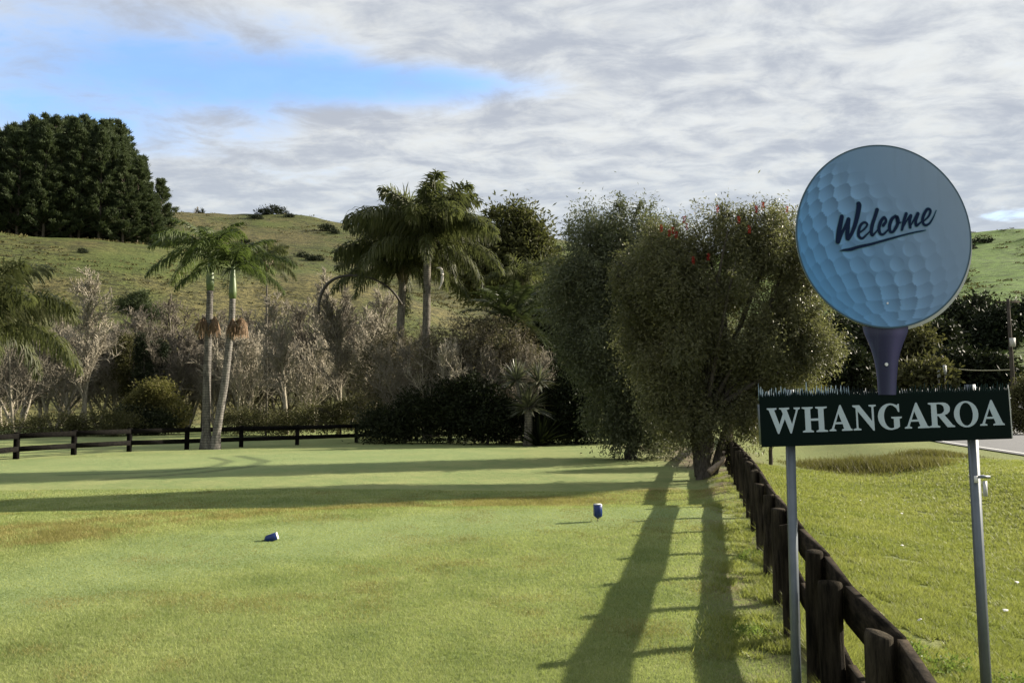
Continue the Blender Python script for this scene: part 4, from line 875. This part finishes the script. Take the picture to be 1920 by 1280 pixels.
# queen palms
QU = [frond_mesh(s_, 3.4, 84, 0, 110, .85, .064, .6, .9) for s_ in (11, 12)]; QM = [frond_mesh(s_, 3.9, 62, -42, 115, .92, .064, .8, .8) for s_ in (13, 14, 15)]; QL = [frond_mesh(s_, 3.9, 30, -70, 95, .80, .058, 1.0, .7) for s_ in (16, 17)]
def queen(label, dep, pts, r, seed, nu, nm, nl, sc, group, ybase=None, rotb=0, mat=P_QUEEN):
    W = [at(px, py, dep) for px, py in pts]; o_ = np.array([W[0][0], dep, tz(W[0][0], dep)]); W[0][2] = o_[2] - .2
    root = thing('queen_palm', label, 'palm tree', tuple(o_), 0, group); rng = np.random.default_rng(seed)
    _, top = palm_trunk(W, r, r * .8, M_QTRUNK, root, o_)
    mb = MB()
    for q in range(14):
        a = q * 2.4; b = top + np.array([math.cos(a) * r * .6, math.sin(a) * r * .6, -.35 + .04 * q]); tube(mb, [b, b + [math.cos(a) * .18, math.sin(a) * .18, .5], b + [math.cos(a) * .42, math.sin(a) * .42, .9]], [.09, .06, .02], 5)
    link('leaf_base', mb.mesh('leaf_base', True), M_HUSK, root)
    put_fronds(root, top + [0, 0, .25], QU, nu, rotb, sc, mat, .06, rng); put_fronds(root, top + [0, 0, .1], QM, nm, rotb + .5, sc, mat, .06, rng); put_fronds(root, top, QL, nl, rotb + 1.1, sc, mat, .06, rng)
    return root, o_
q1, qo = queen('tallest palm with a ringed sunlit trunk in the centre of the planting', 40, [(801, 822), (800, 740), (799, 660), (800, 580), (801, 500), (802, 470)], .22, 5, 12, 16, 6, 1.2, 'drooping palms in the central planting', rotb=.3)
mb = MB(); c = at(822, 515, 39.5) - qo; P = np.array([c + [-.1, 0, .35], c + [.12, 0, .3], c + [.2, 0, 0], c + [.16, 0, -.4], c + [.02, 0, -.75]]); tube(mb, crp(P, 5), np.interp(np.linspace(0, 1, 21), [0, .3, .6, 1], [.02, .07, .08, .015]), 8)
link('flower_spathe', mb.mesh('flower_spathe', True), plain('pale_spathe', (.42, .38, .33), (.6, .56, .5), .5), q1)
q2, qo2 = queen('shorter drooping palm behind and left of the tallest palm, with a long bent stalk', 43, [(742, 826), (744, 740), (748, 660), (752, 590), (754, 545), (755, 520)], .24, 6, 11, 15, 7, 1.12, 'drooping palms in the central planting', rotb=2.1)
mb = MB(); P = np.array([at(px, py, 41.5) for px, py in ((748, 565), (735, 545), (705, 525), (670, 517), (635, 520), (612, 535), (600, 560), (597, 588))]) - qo2
P[0][1] += 1.0; Pc = crp(P, 6); tube(mb, Pc, np.interp(np.linspace(0, 1, len(Pc)), [0, .3, .7, 1], [.07, .05, .09, .06]), 7); link('bent_stalk', mb.mesh('bent_stalk', True), plain('dark_stalk', (.03, .026, .022), (.06, .05, .04), .7), q2)
queen('palm cut off by the left picture edge, in front of the bare trees', 24, [(-52, 872), (-50, 800), (-42, 700), (-35, 630)], .2, 7, 5, 9, 8, .86, None, rotb=.9)
queen('small drooping palm crown behind the right twin palm', 52, [(500, 820), (500, 700), (500, 600), (500, 500)], .07, 9, 4, 5, 3, .62, None, rotb=.2, mat=P_KING)
queen('palm with arching outer frond between the broadleaf tree and the weeping trees', 46, [(985, 826), (985, 700), (985, 600), (985, 545)], .2, 12, 3, 6, 5, .75, None, rotb=1.4)
# stiff date palm
PH = [frond_mesh(s_, 3.1, e, e - 75, 110, .48, .04, .12, .25, 1.0, .035, 0, .25) for s_, e in ((21, 82), (22, 68), (23, 50), (24, 32), (25, 12))]
def phoenix():
    dep = 38; o_ = np.array([at(962, 700, dep)[0], dep, 0]); o_[2] = tz(o_[0], dep); root = thing('date_palm', 'stiff arching date palm with glossy fronds above the spiky cabbage tree', 'palm tree', tuple(o_))
    top = at(962, 618, dep) - o_; mb = MB(); tube(mb, np.linspace([0, 0, -.2], top, 8), [.4, .36, .34, .34, .36, .38, .4, .3], 12); link('trunk', mb.mesh('trunk', True), M_QTRUNK, root)
    rng = np.random.default_rng(3)
    for q in range(34):
        me = PH[min(4, q // 7)]; a = q * 2.4 + rng.uniform(-.1, .1); o = link('frond', me, P_PHX, root, tuple(top + [0, 0, .1]), a, rng.uniform(.85, 1.05))
    P = np.array([at(px, py, dep - 1.5) for px, py in ((980, 600), (935, 560), (905, 535), (888, 522))]) - o_
phoenix()
# cabbage tree / flax
def sword_rosette(seed, n, L, w, el0=(-25, 85)):
    rng = np.random.default_rng(seed); a = rng.uniform(0, 6.28, n); e = np.radians(rng.uniform(*el0, n)); D = np.stack([np.cos(a) * np.cos(e), np.sin(a) * np.cos(e), np.sin(e)], -1)
    l = L * rng.uniform(.7, 1.1, n); p0 = D * .05; p1 = D * (l * .55)[:, None]; D2 = D + [0, 0, -.25]; p2 = p1 + D2 / np.linalg.norm(D2, axis=1, keepdims=True) * (l * .45)[:, None]
    S = np.cross(D, [0, 0, 1.]); S /= np.linalg.norm(S, axis=1, keepdims=True) + 1e-9; S = S + rng.normal(0, .4, S.shape)
    V = np.stack([p0 - S * w * .3, p0 + S * w * .3, p1 - S * w * .5, p1 + S * w * .5, p2], 1).reshape(-1, 3); o = np.arange(n)[:, None] * 5
    mb = MB(); mb.add(V, o + np.array([0, 1, 3, 2]), o + np.array([2, 3, 4]), np.repeat(rng.uniform(0, 1, n), 5)); return mb
P_FLAX = foliage('sword_leaves', (.022, .032, .020), (.17, .17, .12), .15, .35, .6)
def cabbage():
    dep = 33.5; x = at(990, 700, dep)[0]; z = tz(x, dep); o_ = np.array([x, dep, z]); root = thing('cabbage_tree', 'spiky cabbage tree with sword leaves and a short grey trunk, before the dark shrubs', 'tree', tuple(o_))
    h = at(990, 765, dep)[2] - z; mb = MB(); tube(mb, np.array([[0, 0, -.2], [0, 0, .3], [.02, 0, h * .6], [0, 0, h]]), [.24, .2, .17, .15], 10)
    tube(mb, np.array([[0, 0, h * .8], [-.35, 0, h * 1.3], [-.5, 0, h * 1.75]]), [.12, .09, .07], 8); tube(mb, np.array([[0, 0, h * .8], [.35, .1, h * 1.25], [.45, .1, h * 1.7]]), [.12, .09, .07], 8)
    link('trunk', mb.mesh('trunk', True), M_QTRUNK, root)
    for q, (dx, dy, dz, L, nn) in enumerate(((0, 0, h, 1.15, 170), (-.5, 0, h * 1.75, .95, 130), (.45, .1, h * 1.7, .95, 130))):
        link('rosette', sword_rosette(50 + q, nn, L, .07).mesh('rosette'), P_FLAX, root, (dx, dy, dz))
    link('flax_base', sword_rosette(60, 160, 1.5, .08, (10, 80)).mesh('flax_base'), F_DARK, root, (.5, .1, 0))
cabbage()

# ---- pines on the hill
def pine_mesh(seed, h=28.0, w=4.2, lean=.0, base=.12):
    rng = np.random.default_rng(seed); tr_ = MB(); T = np.linspace([0, 0, -1], [lean * h, 0, h], 8); tube(tr_, T, np.linspace(h * .014, .05, 8), 6)
    C = []; Dr = []; S_ = []; P0_, P1_ = [], []
    nb = 125
    for q in range(nb):
        t = base + (1 - base) * (q / nb) ** .9; L = w * (1 - t) ** .8 * 1.2 * rng.uniform(.45, 1.3) + .5; a = rng.uniform(0, 6.28); P = np.array([lean * h * t, 0, h * t]); up = .35 + .5 * t
        D = np.array([math.cos(a), math.sin(a), up]); D /= np.linalg.norm(D); m = int(6 + L * 3); s_ = rng.uniform(.25, 1, m) ** .7
        C.append(P + D * (L * s_)[:, None] + np.array([0, 0, .12]) * (L * s_ ** 2)[:, None]); Dr.append(np.repeat(D[None], m, 0)); P0_.append(P); P1_.append(P + D * L * .9)
    C = np.concatenate(C); Dr = np.concatenate(Dr); per = 11; ci = np.repeat(np.arange(len(C)), per)
    P = C[ci] + rng.normal(0, .28, (len(ci), 3)) * [1, 1, .5]; D = Dr[ci] * .8 + rng.normal(0, .45, P.shape) + [0, 0, .35]
    prisms(tr_, P0_, P1_, .07, .03, 3); tone = rng.uniform(-.25, .25, len(C))[ci]
    mb = MB(); leaves(mb, P, D, rng.uniform(.5, 1.0, len(P)), .17, rng, np.clip(rng.uniform(.2, .8, len(P)) + tone, 0, 1)); return tr_.mesh('trunk', True), mb.mesh('crown')
PIN = [pine_mesh(1, w=5.0, base=.04), pine_mesh(2, w=5.6, base=.08), pine_mesh(3, w=4.6, lean=.02, base=.02), pine_mesh(4, w=6.0, base=.02)]
M_PBARK = bark('pine_bark', (.06, .05, .042), (.15, .125, .10), (2, 2, .6))
rng = np.random.default_rng(17); cnt = 0
TOP = ([-260, -120, -60, 0, 30, 60, 110, 170, 215, 245, 265, 288, 325], [262, 268, 252, 250, 238, 228, 222, 224, 234, 252, 300, 352, 410])
for row in range(5):
    for px in np.arange(-250 + (row % 2) * 11, 292 - row * 6, 23):
        dep = R1 + 4 + row * 7.5 + rng.uniform(-2, 2); px_ = px + rng.uniform(-8, 8)
        az = pxaz(px_); yy = dep * math.cos(az); ytop = np.interp(px_, *TOP) + rng.uniform(-10, 36) * (1 if row < 3 else .5) + (3 - row) * 4 * (row < 3)
        t_ = at(px_, ytop, yy); z = tz(t_[0], t_[1]); h = t_[2] - z
        if h < 6: continue
        edge_ = px_ > 255
        root = thing('pine_tree', 'outermost ragged pines where the stand drops down to the open ridge' if edge_ else 'dark green pine inside the dense stand on the hilltop', 'pine tree', (t_[0], t_[1], z), rng.uniform(0, 6.28), 'pines at the edge of the stand' if edge_ else 'pines of the hilltop stand', (h / 28 * .5 + .42, h / 28 * .5 + .42, h / 28))
        a, b = PIN[int(rng.integers(0, 4))]; link('trunk', a, M_PBARK, root); link('crown', b, F_PINE, root); cnt += 1
for px, ytop, dep, lb in ((303, 338, 206, 'small round-headed pine standing just outside the stand on the skyline'), (287, 366, 200, 'short pine tucked between the stand and the small round-headed one')):
    t_ = at(px, ytop, dep); z = tz(t_[0], t_[1]); h = max(t_[2] - z, 5)
    root = thing('pine_tree', lb, 'pine tree', (t_[0], t_[1], z), .5, None, (h / 28 * 1.0 + .18, h / 28 + .18, h / 28)); a, b = PIN[1]; link('trunk', a, M_PBARK, root); link('crown', b, F_PINE, root)
def bush_thing(name, label, group, x, y, w, h, mat, seed, n=60, cat='bush'):
    z = tz(x, y); mbx, C = leafy(seed, [(0, 0, h * .45, w / 2, w / 2, h / 2), (w * .2, 0, h * .3, w * .35, w * .4, h * .35)], n, max(.12, w * .07), 26, max(.18, w * .1), max(.08, w * .045), 0, .5, .3)
    o = link(name, mbx.mesh(name), mat, None, (x, y, z)); return tag(o, label, cat, group)
BZ = MB()
for q, (px, dep, w, h) in enumerate([(250, 172, 9, 6), (270, 176, 8, 7), (290, 178, 9, 5), (225, 170, 8, 5), (310, 190, 7, 4), (265, 168, 8, 3.5), (240, 166, 6, 2.5)]):
    az = pxaz(px); bush_thing('scrub_bush', 'brownish scrub bush at the foot of the pine stand', 'scrub below the pine stand', dep * math.tan(az), dep, w, h, F_OLIVE, 300 + q, 110)
sb = [(25, 160, 1.8, .7), (160, 158, 1.6, .8), (228, 160, 3.2, .8), (145, 128, 1.5, .7), (175, 165, 1, .5), (420, 205, 4, 2.0), (505, 315, 7, 3), (520, 318, 5, 3), (485, 312, 6, 2), (535, 310, 4, 1.5), (470, 300, 5, 1.5), (605, 290, 6, 2.5), (620, 285, 4, 1.5), (585, 230, 5, 1.4), (560, 235, 4, 1.2), (450, 255, 4, 1.2), (365, 305, 3, 2.0), (1075, 300, 4, 2.5), (1045, 295, 5, 2), (1832, 240, 3, 1.6), (1850, 250, 6, 1.5), (1800, 205, 3, 1.8), (1795, 180, 5, 2.2), (1760, 165, 8, 2.4), (1735, 160, 5, 2.2), (1870, 300, 7, 1.2), (1780, 150, 4, 1.6)]
for q, (px, dep, w, h) in enumerate(sb):
    az = pxaz(px); bush_thing('hillside_bush', 'small dark bush dotted on the hillside pasture', 'bushes dotted on the hillsides', dep * math.tan(az), dep, w, h, F_CONIF, 340 + q, 40)
nt2 = 15000; a_ = RNG.uniform(-.62, .62, nt2); r_ = 85 * (330 / 85) ** RNG.uniform(0, 1, nt2); tx_, ty_ = r_ * np.sin(a_), r_ * np.cos(a_)
kp = (vnoise(tx_, ty_, 19, 31) + vnoise(tx_, ty_, 7, 32) * .8 > -.12) & (seg_dist(tx_, ty_, [tuple(p) for p in ROAD2S])[0] > 5) & (seg_dist(tx_, ty_, [tuple(p) for p in ROADS])[0] > 5); tx_, ty_, r_ = tx_[kp], ty_[kp], r_[kp]
per = 9; k_ = np.repeat(np.arange(len(tx_)), per); sz = RNG.uniform(.12, .42, len(tx_))[k_] * np.clip(r_[k_] / 150, .7, 1.5)
Pt = np.stack([tx_[k_] + RNG.normal(0, 1, len(k_)) * sz * 1.1, ty_[k_] + RNG.normal(0, 1, len(k_)) * sz * .6, terrain(tx_, ty_)[k_] - .05], -1)
mb = MB(); leaves(mb, Pt, RNG.normal(0, .6, Pt.shape) + [0, 0, .9], sz * 1.0, sz * .7, RNG, np.clip(RNG.uniform(0, .5, len(k_)) + RNG.uniform(0, .6, len(tx_))[k_], 0, 1))
kind(link('pasture_tussocks', mb.mesh('pasture_tussocks'), foliage('tussock', (.025, .027, .012), (.12, .105, .045), .15, .7, .05, nscale=.05)), 'stuff')
# bare skyline sapling
bare(368, 387, 312, 1, 'tiny leafless tree on the skyline right of the pine stand', 1.0, None)

# ---- dark trees right, behind the tee
RT = [
 (1560, 640, 28, 45, 95, 'dark evergreen at the right edge of the weeping tree, left of the tee', F_CONIF), (1605, 610, 34, 55, 108, 'tall black-green tree directly left of the purple tee', F_CONIF),
 (1585, 690, 40, 30, 84, 'rounded dark bush low between the weeping tree and the tee', F_DARK), (1640, 660, 40, 50, 104, 'dark tree hidden behind the purple tee', F_DARK),
 (1715, 655, 38, 38, 92, 'olive-topped bush immediately right of the purple tee', F_OLIVE), (1760, 640, 34, 36, 100, 'mid-green rounded tree second right from the tee', F_DARK),
 (1795, 610, 26, 48, 112, 'taller dark tree on the slope above the olive bush', F_CONIF), (1835, 600, 28, 50, 114, 'broad dark tree in the middle of the right-hand row', F_DARK),
 (1868, 620, 28, 48, 106, 'dark tree just left of the power pole', F_CONIF), (1905, 610, 26, 45, 112, 'dark tree behind the power pole', F_CONIF),
 (1945, 610, 34, 55, 112, 'dark tree at the right picture edge above the upper road', F_CONIF), (1790, 690, 44, 26, 84, 'low dark bush above the right half of the name board', F_DARK),
 (1850, 695, 40, 22, 82, 'low dark bush left of the power pole foot', F_DARK), (1735, 705, 34, 20, 80, 'low scrubby bush beside the short grey pole', F_OLIVE)]
for q, (px, py, rx, ry, dep, lb, mt) in enumerate(RT):
    r_ = random.Random(q); bl = [(px, py, rx, ry), (px - rx * .5, py + ry * .5, rx * .7, ry * .6), (px + rx * .5, py + ry * .6, rx * .7, ry * .6), (px + rx * .2, py - ry * .35, rx * .5, ry * .45), (px, py + ry * 1.2, rx * .9, ry * .7)]
    pxtree('evergreen_tree', lb, 'tree', dep, px, bl, 260, .6, 30, .6, .26, mt, M_BARK_DK, .2, .3, .1, 400 + q, None, .5, .4, 8)
pxtree('roadside_shrub', 'olive roadside shrub at the right edge behind the name board', 'shrub', 46, 1925, [(1925, 760, 28, 40), (1940, 730, 25, 30), (1915, 790, 22, 18)], 260, .2, 50, .16, .06, F_OLIVE, M_BARK_DK, .06, .3, .1, 431, None, .5, .3, 8)
# rough grass clumps on the verge under the name board
def grass_clump(px, py, w, h, n, label, seed):
    rng = np.random.default_rng(seed); p = gnd(px, py); x = rng.normal(0, w * .3, n); yy = rng.normal(0, w * .25, n); z = terrain(p[0] + x, p[1] + yy); z0 = tz(*p)
    a = rng.uniform(0, 6.28, n); hh_ = h * .6 * rng.uniform(.2, 1.1, n) * np.exp(-(x / (w * .55)) ** 2); B = np.stack([x, yy, z - z0 - .02], -1); la = rng.uniform(0, 6.28, n); ln = rng.uniform(.1, .9, n)
    s_ = np.stack([np.cos(a), np.sin(a), 0 * a], -1) * .014; tip = B + np.stack([np.cos(la) * ln * hh_, np.sin(la) * ln * hh_, hh_], -1)
    mb = MB(); mb.add(np.stack([B - s_, B + s_, tip], 1).reshape(-1, 3), None, np.arange(3 * n).reshape(-1, 3), np.repeat(rng.uniform(0, 1, n), 3))
    o = link('grass_clump', mb.mesh('grass_clump'), F_YELLOW, None, (p[0], p[1], z0)); tag(o, label, 'grass clump', 'rough grass clumps on the verge')
for q, (px, py, w, h, lb) in enumerate(((1560, 858, 2.6, .5, 'rough grass clump under the left part of the name board'), (1615, 862, 3.0, .7, 'tallest pale grass clump below the middle of the name board'), (1680, 868, 3.0, .5, 'rough grass clump below the board, right of the tallest one'), (1740, 858, 2.5, .4, 'low straw-coloured clump near the road edge below the board'))):
    grass_clump(px, py, w, h, 5200, lb, 500 + q)
# weeds at lower right
def weed(px, py, w, label, seed):
    p = gnd(px, py); o = None; m_, C = leafy(seed, [(0, 0, .015, w, w, .02), (w * .6, w * .5, .01, w * .7, w * .6, .02)], 42, .028, 16, .03, .012, -.2, .3, .1)
    o = link('weeds', m_.mesh('weeds'), foliage('weed_leaves%d' % seed, (.06, .10, .025), (.17, .22, .06), .35, .6, .1), None, (p[0], p[1], tz(*p))); kind(o, 'stuff')
weed(1755, 1245, .2, 'leafy weed patch on the verge left of the right sign pole', 601); weed(1700, 1215, .14, 'small leafy weed close to the fence rail', 602); weed(1890, 1262, .2, 'leafy weed patch right of the right sign pole', 603)
weed(1400, 1045, .14, 'bright weed tuft left of the fence posts', 604); weed(1400, 1190, .15, 'leafy weed between the dark fence rail shadow and the left sign pole', 605)

# ---- poles, rails and small roadside things
M_POLE = bark('pole_timber', (.03, .026, .022), (.07, .06, .05), (6, 6, 1)); M_CONC = plain('grey_timber', (.2, .18, .15), (.34, .31, .27), .8)
dep = 66; x = at(1898, 700, dep)[0]; z = tz(x, dep); top = at(1895, 560, dep)
pp = thing('power_pole', 'dark timber power pole with a grey box at the right edge of the picture', 'power pole', (x, dep, z))
mb = MB(); tube(mb, [(0, 0, -.5), (0, 0, 3), (-.05, 0, top[2] - z)], [.19, .17, .12], 12); link('pole', mb.mesh('pole', True), M_POLE, pp)
bz = at(1897, 642, dep)[2] - z; mb = MB(); box(mb, (-.2, -.34, bz - .36), (.2, -.14, bz + .36)); link('meter_box', mb.mesh('meter_box'), plain('box_grey', (.34, .33, .31), (.45, .44, .42), .6), pp)
mb = MB(); box(mb, (-1.0, -.06, top[2] - z - .35), (.9, .06, top[2] - z - .22)); link('crossarm', mb.mesh('crossarm'), M_POLE, pp)
dep2 = 88; x2 = at(1732, 700, dep2)[0]; z2 = tz(x2, dep2); t2 = at(1732, 678, dep2)
sp_ = thing('short_pole', 'short grey timber pole above the middle of the name board', 'pole', (x2, dep2, z2)); mb = MB(); tube(mb, [(0, 0, -.5), (0, 0, t2[2] - z2)], [.1, .085], 8); link('pole', mb.mesh('pole', True), M_CONC, sp_)
mb = MB(); obox(mb, np.array([-.5, 0, t2[2] - z2 - .15]), np.array([.4, 0, t2[2] - z2 + .15]), .08, .08); link('strut', mb.mesh('strut'), M_CONC, sp_)
A_ = at(1733, 679, 87.9); B_ = at(1893, 693, 65.8); t = np.linspace(0, 1, 30)[:, None]; P = A_ + (B_ - A_) * t; P[:, 2] -= .38 * np.sin(np.pi * t[:, 0])
mb = MB(); tube(mb, P - A_, .05, 6); tag(link('overhead_cable', mb.mesh('overhead_cable', True), plain('pale_sleeve', (.34, .32, .2), (.45, .42, .28), .6), None, tuple(A_)), 'thick pale sagging cable between the short grey pole and the power pole', 'cable')
# white rail beside the road bend
A_ = at(1577, 722, 88); B_ = at(1604, 715, 89.5); C_ = at(1652, 702, 93); M_WR = plain('white_paint', (.62, .6, .52), (.8, .78, .7), .5)
wr = thing('white_rail', 'sunlit white rail barrier between the weeping tree and the purple tee', 'barrier', (A_[0], A_[1], tz(A_[0], A_[1]))); o_ = np.array(wr.location)
for U_, V_ in ((A_, B_), (B_ + [.3, 0, .1], C_)):
    mb = MB(); obox(mb, U_ - o_, V_ - o_, .1, .26); link('rail', mb.mesh('rail'), M_WR, wr)
for U_ in (A_, B_, C_):
    mb = MB(); zz = tz(U_[0], U_[1] + .1); box(mb, np.array([U_[0] - .1, U_[1] + .06, zz - .3]) - o_, np.array([U_[0] + .1, U_[1] + .2, U_[2] + .25]) - o_); link('post', mb.mesh('post'), M_WR, wr)
for px, py, h_, lb in ((1760, 700, 1.1, 'left one of two small pale markers standing among the dark bushes'), (1771, 694, 1.2, 'right one of two small pale markers standing among the dark bushes')):
    p = at(px, py, 78); zz = tz(p[0], p[1]); r0 = thing('marker_post', lb, 'marker', (p[0], p[1], zz), 0, 'pale marker posts'); mb = MB(); tube(mb, [(0, 0, -.2), (0, 0, p[2] - zz)], .05, 6); link('post', mb.mesh('post'), M_CONC, r0)
    mb = MB(); box(mb, (-.18, -.06, p[2] - zz - .45), (.18, -.05, p[2] - zz + .5)); link('plate', mb.mesh('plate'), plain('pale_plate' + str(px), (.3, .31, .32), (.42, .43, .44), .6), r0)

# ------------------------------------------------------------------ light and sky
sd = bpy.data.lights.new('sun', 'SUN'); sd.energy = 5.0; sd.angle = rad(.55); sd.color = (1.0, .90, .74)
so = bpy.data.objects.new('sun', sd); COL.objects.link(so)
sv = Vector((math.sin(rad(SUN_AZ)) * math.cos(rad(SUN_EL)), math.cos(rad(SUN_AZ)) * math.cos(rad(SUN_EL)), math.sin(rad(SUN_EL))))
so.rotation_euler = sv.to_track_quat('Z', 'Y').to_euler()
w = bpy.data.worlds.new('World'); scene.world = w; w.use_nodes = True; nt = w.node_tree; nt.nodes.clear(); n = N(nt)
sky = n.node('ShaderNodeTexSky', sky_type='NISHITA'); sky.sun_disc = False; sky.sun_elevation = rad(SUN_EL); sky.sun_rotation = rad(SUN_AZ); sky.altitude = 50; sky.air_density = 1.0; sky.dust_density = .6; sky.ozone_density = 1.5
g_ = n.coord('Generated'); sx = n.node('ShaderNodeSeparateXYZ'); n.link(g_, sx.inputs[0]); x_, y_, z_ = sx.outputs
zc = n.math('MAXIMUM', z_, 0.0); den = n.math('ADD', zc, .10); u_ = n.math('DIVIDE', x_, den); v_ = n.math('DIVIDE', y_, den)
cb = n.node('ShaderNodeCombineXYZ'); n.link(u_, cb.inputs[0]); n.link(v_, cb.inputs[1]); pl = cb.outputs[0]
hor = n.math('SQRT', n.math('ADD', n.math('MULTIPLY', x_, x_), n.math('MULTIPLY', y_, y_))); el = n.math('DIVIDE', z_, n.math('MAXIMUM', hor, .05)); azx = n.math('DIVIDE', x_, n.math('MAXIMUM', y_, .05))
def gauss(px, py, sxp, syp, slope=0.0):
    d = ray(px, py); u0, v0 = d[0] / d[1], d[2] / math.hypot(d[0], d[1])
    du = n.math('DIVIDE', n.math('SUBTRACT', azx, u0), sxp / F); dv0 = n.math('SUBTRACT', el, v0); dv = n.math('DIVIDE', n.math('SUBTRACT', dv0, n.math('MULTIPLY', n.math('SUBTRACT', azx, u0), slope)), syp / F)
    return n.math('EXPONENT', n.math('MULTIPLY', n.math('ADD', n.math('MULTIPLY', du, du), n.math('MULTIPLY', dv, dv)), -1.0))
n1 = n.noise(pl, .95, 9, .6, .3); n2 = n.noise(n.mapping(pl, (1, 1.45, 1), (0, 0, .25)), 4.6, 9, .62, .35); n3 = n.noise(pl, 13.0, 5, .65, .2)
blue = n.math('ADD', n.math('MULTIPLY', gauss(330, 150, 560, 78, .03), .74), n.math('MULTIPLY', gauss(780, 155, 280, 42, .0), .50))
blue = n.math('ADD', blue, n.math('MULTIPLY', gauss(60, 225, 330, 55), .45)); blue = n.math('ADD', blue, n.math('MULTIPLY', gauss(200, 0, 620, 70), .36)); blue = n.math('ADD', blue, n.math('MULTIPLY', gauss(1880, 405, 120, 18), .40)); blue = n.math('ADD', blue, n.math('MULTIPLY', gauss(420, 330, 500, 80), .22))
cov = n.math('ADD', n.math('ADD', n.math('MULTIPLY', n1, .7), n.math('MULTIPLY', n2, .55)), .12); cov = n.math('SUBTRACT', cov, n.math('MULTIPLY', blue, .62))
mask = n.math('ADD', n.math('MULTIPLY', n.ramp(cov, .22, .60), .90), .10)
shade = n.ramp(n.math('ADD', n.math('MULTIPLY', n2, .65), n.math('MULTIPLY', n1, .35)), .36, .62)
lowb = n.math('MULTIPLY', n.ramp(el, .36, .2), 1.0)
warm = n.mix(shade, (.80, .83, .84), (.47, .51, .585)); warm = n.mix(n.math('MULTIPLY', lowb, .35), warm, (.52, .60, .68))
warm = n.mix(n.math('MULTIPLY', n.ramp(n.math('ADD', n.math('MULTIPLY', n3, .5), n.math('MULTIPLY', n2, .5)), .52, .38), .3), warm, (.72, .73, .71))
K = 3.9
sc_ = n.node('ShaderNodeVectorMath', operation='SCALE'); n.link(warm, sc_.inputs[0]); sc_.inputs['Scale'].default_value = K
skc = n.mix(1.0, sky.outputs[0], (.88, 1.06, 1.28), 'MULTIPLY')
fin = n.mix(mask, skc, sc_.outputs[0])
bg = n.node('ShaderNodeBackground'); n.link(fin, bg.inputs[0]); bg.inputs[1].default_value = .1; ow = n.node('ShaderNodeOutputWorld'); n.link(bg.outputs[0], ow.inputs[0])

cd = bpy.data.cameras.new('camera'); cd.sensor_width = 36; cd.lens = 36 * F / 1920; cd.clip_end = 4000; cd.clip_start = .05
co = bpy.data.objects.new('camera', cd); COL.objects.link(co); co.location = (0, 0, CAMH); co.rotation_euler = (math.pi / 2 + PITCH, 0, 0); scene.camera = co
vs = scene.view_settings; vs.view_transform = 'Standard'; vs.look = 'None'; vs.gamma = 1; vs.exposure = 1.45; vs.use_curve_mapping = False
scene.cycles.max_bounces = 5; scene.cycles.transparent_max_bounces = 4; scene.cycles.diffuse_bounces = 3
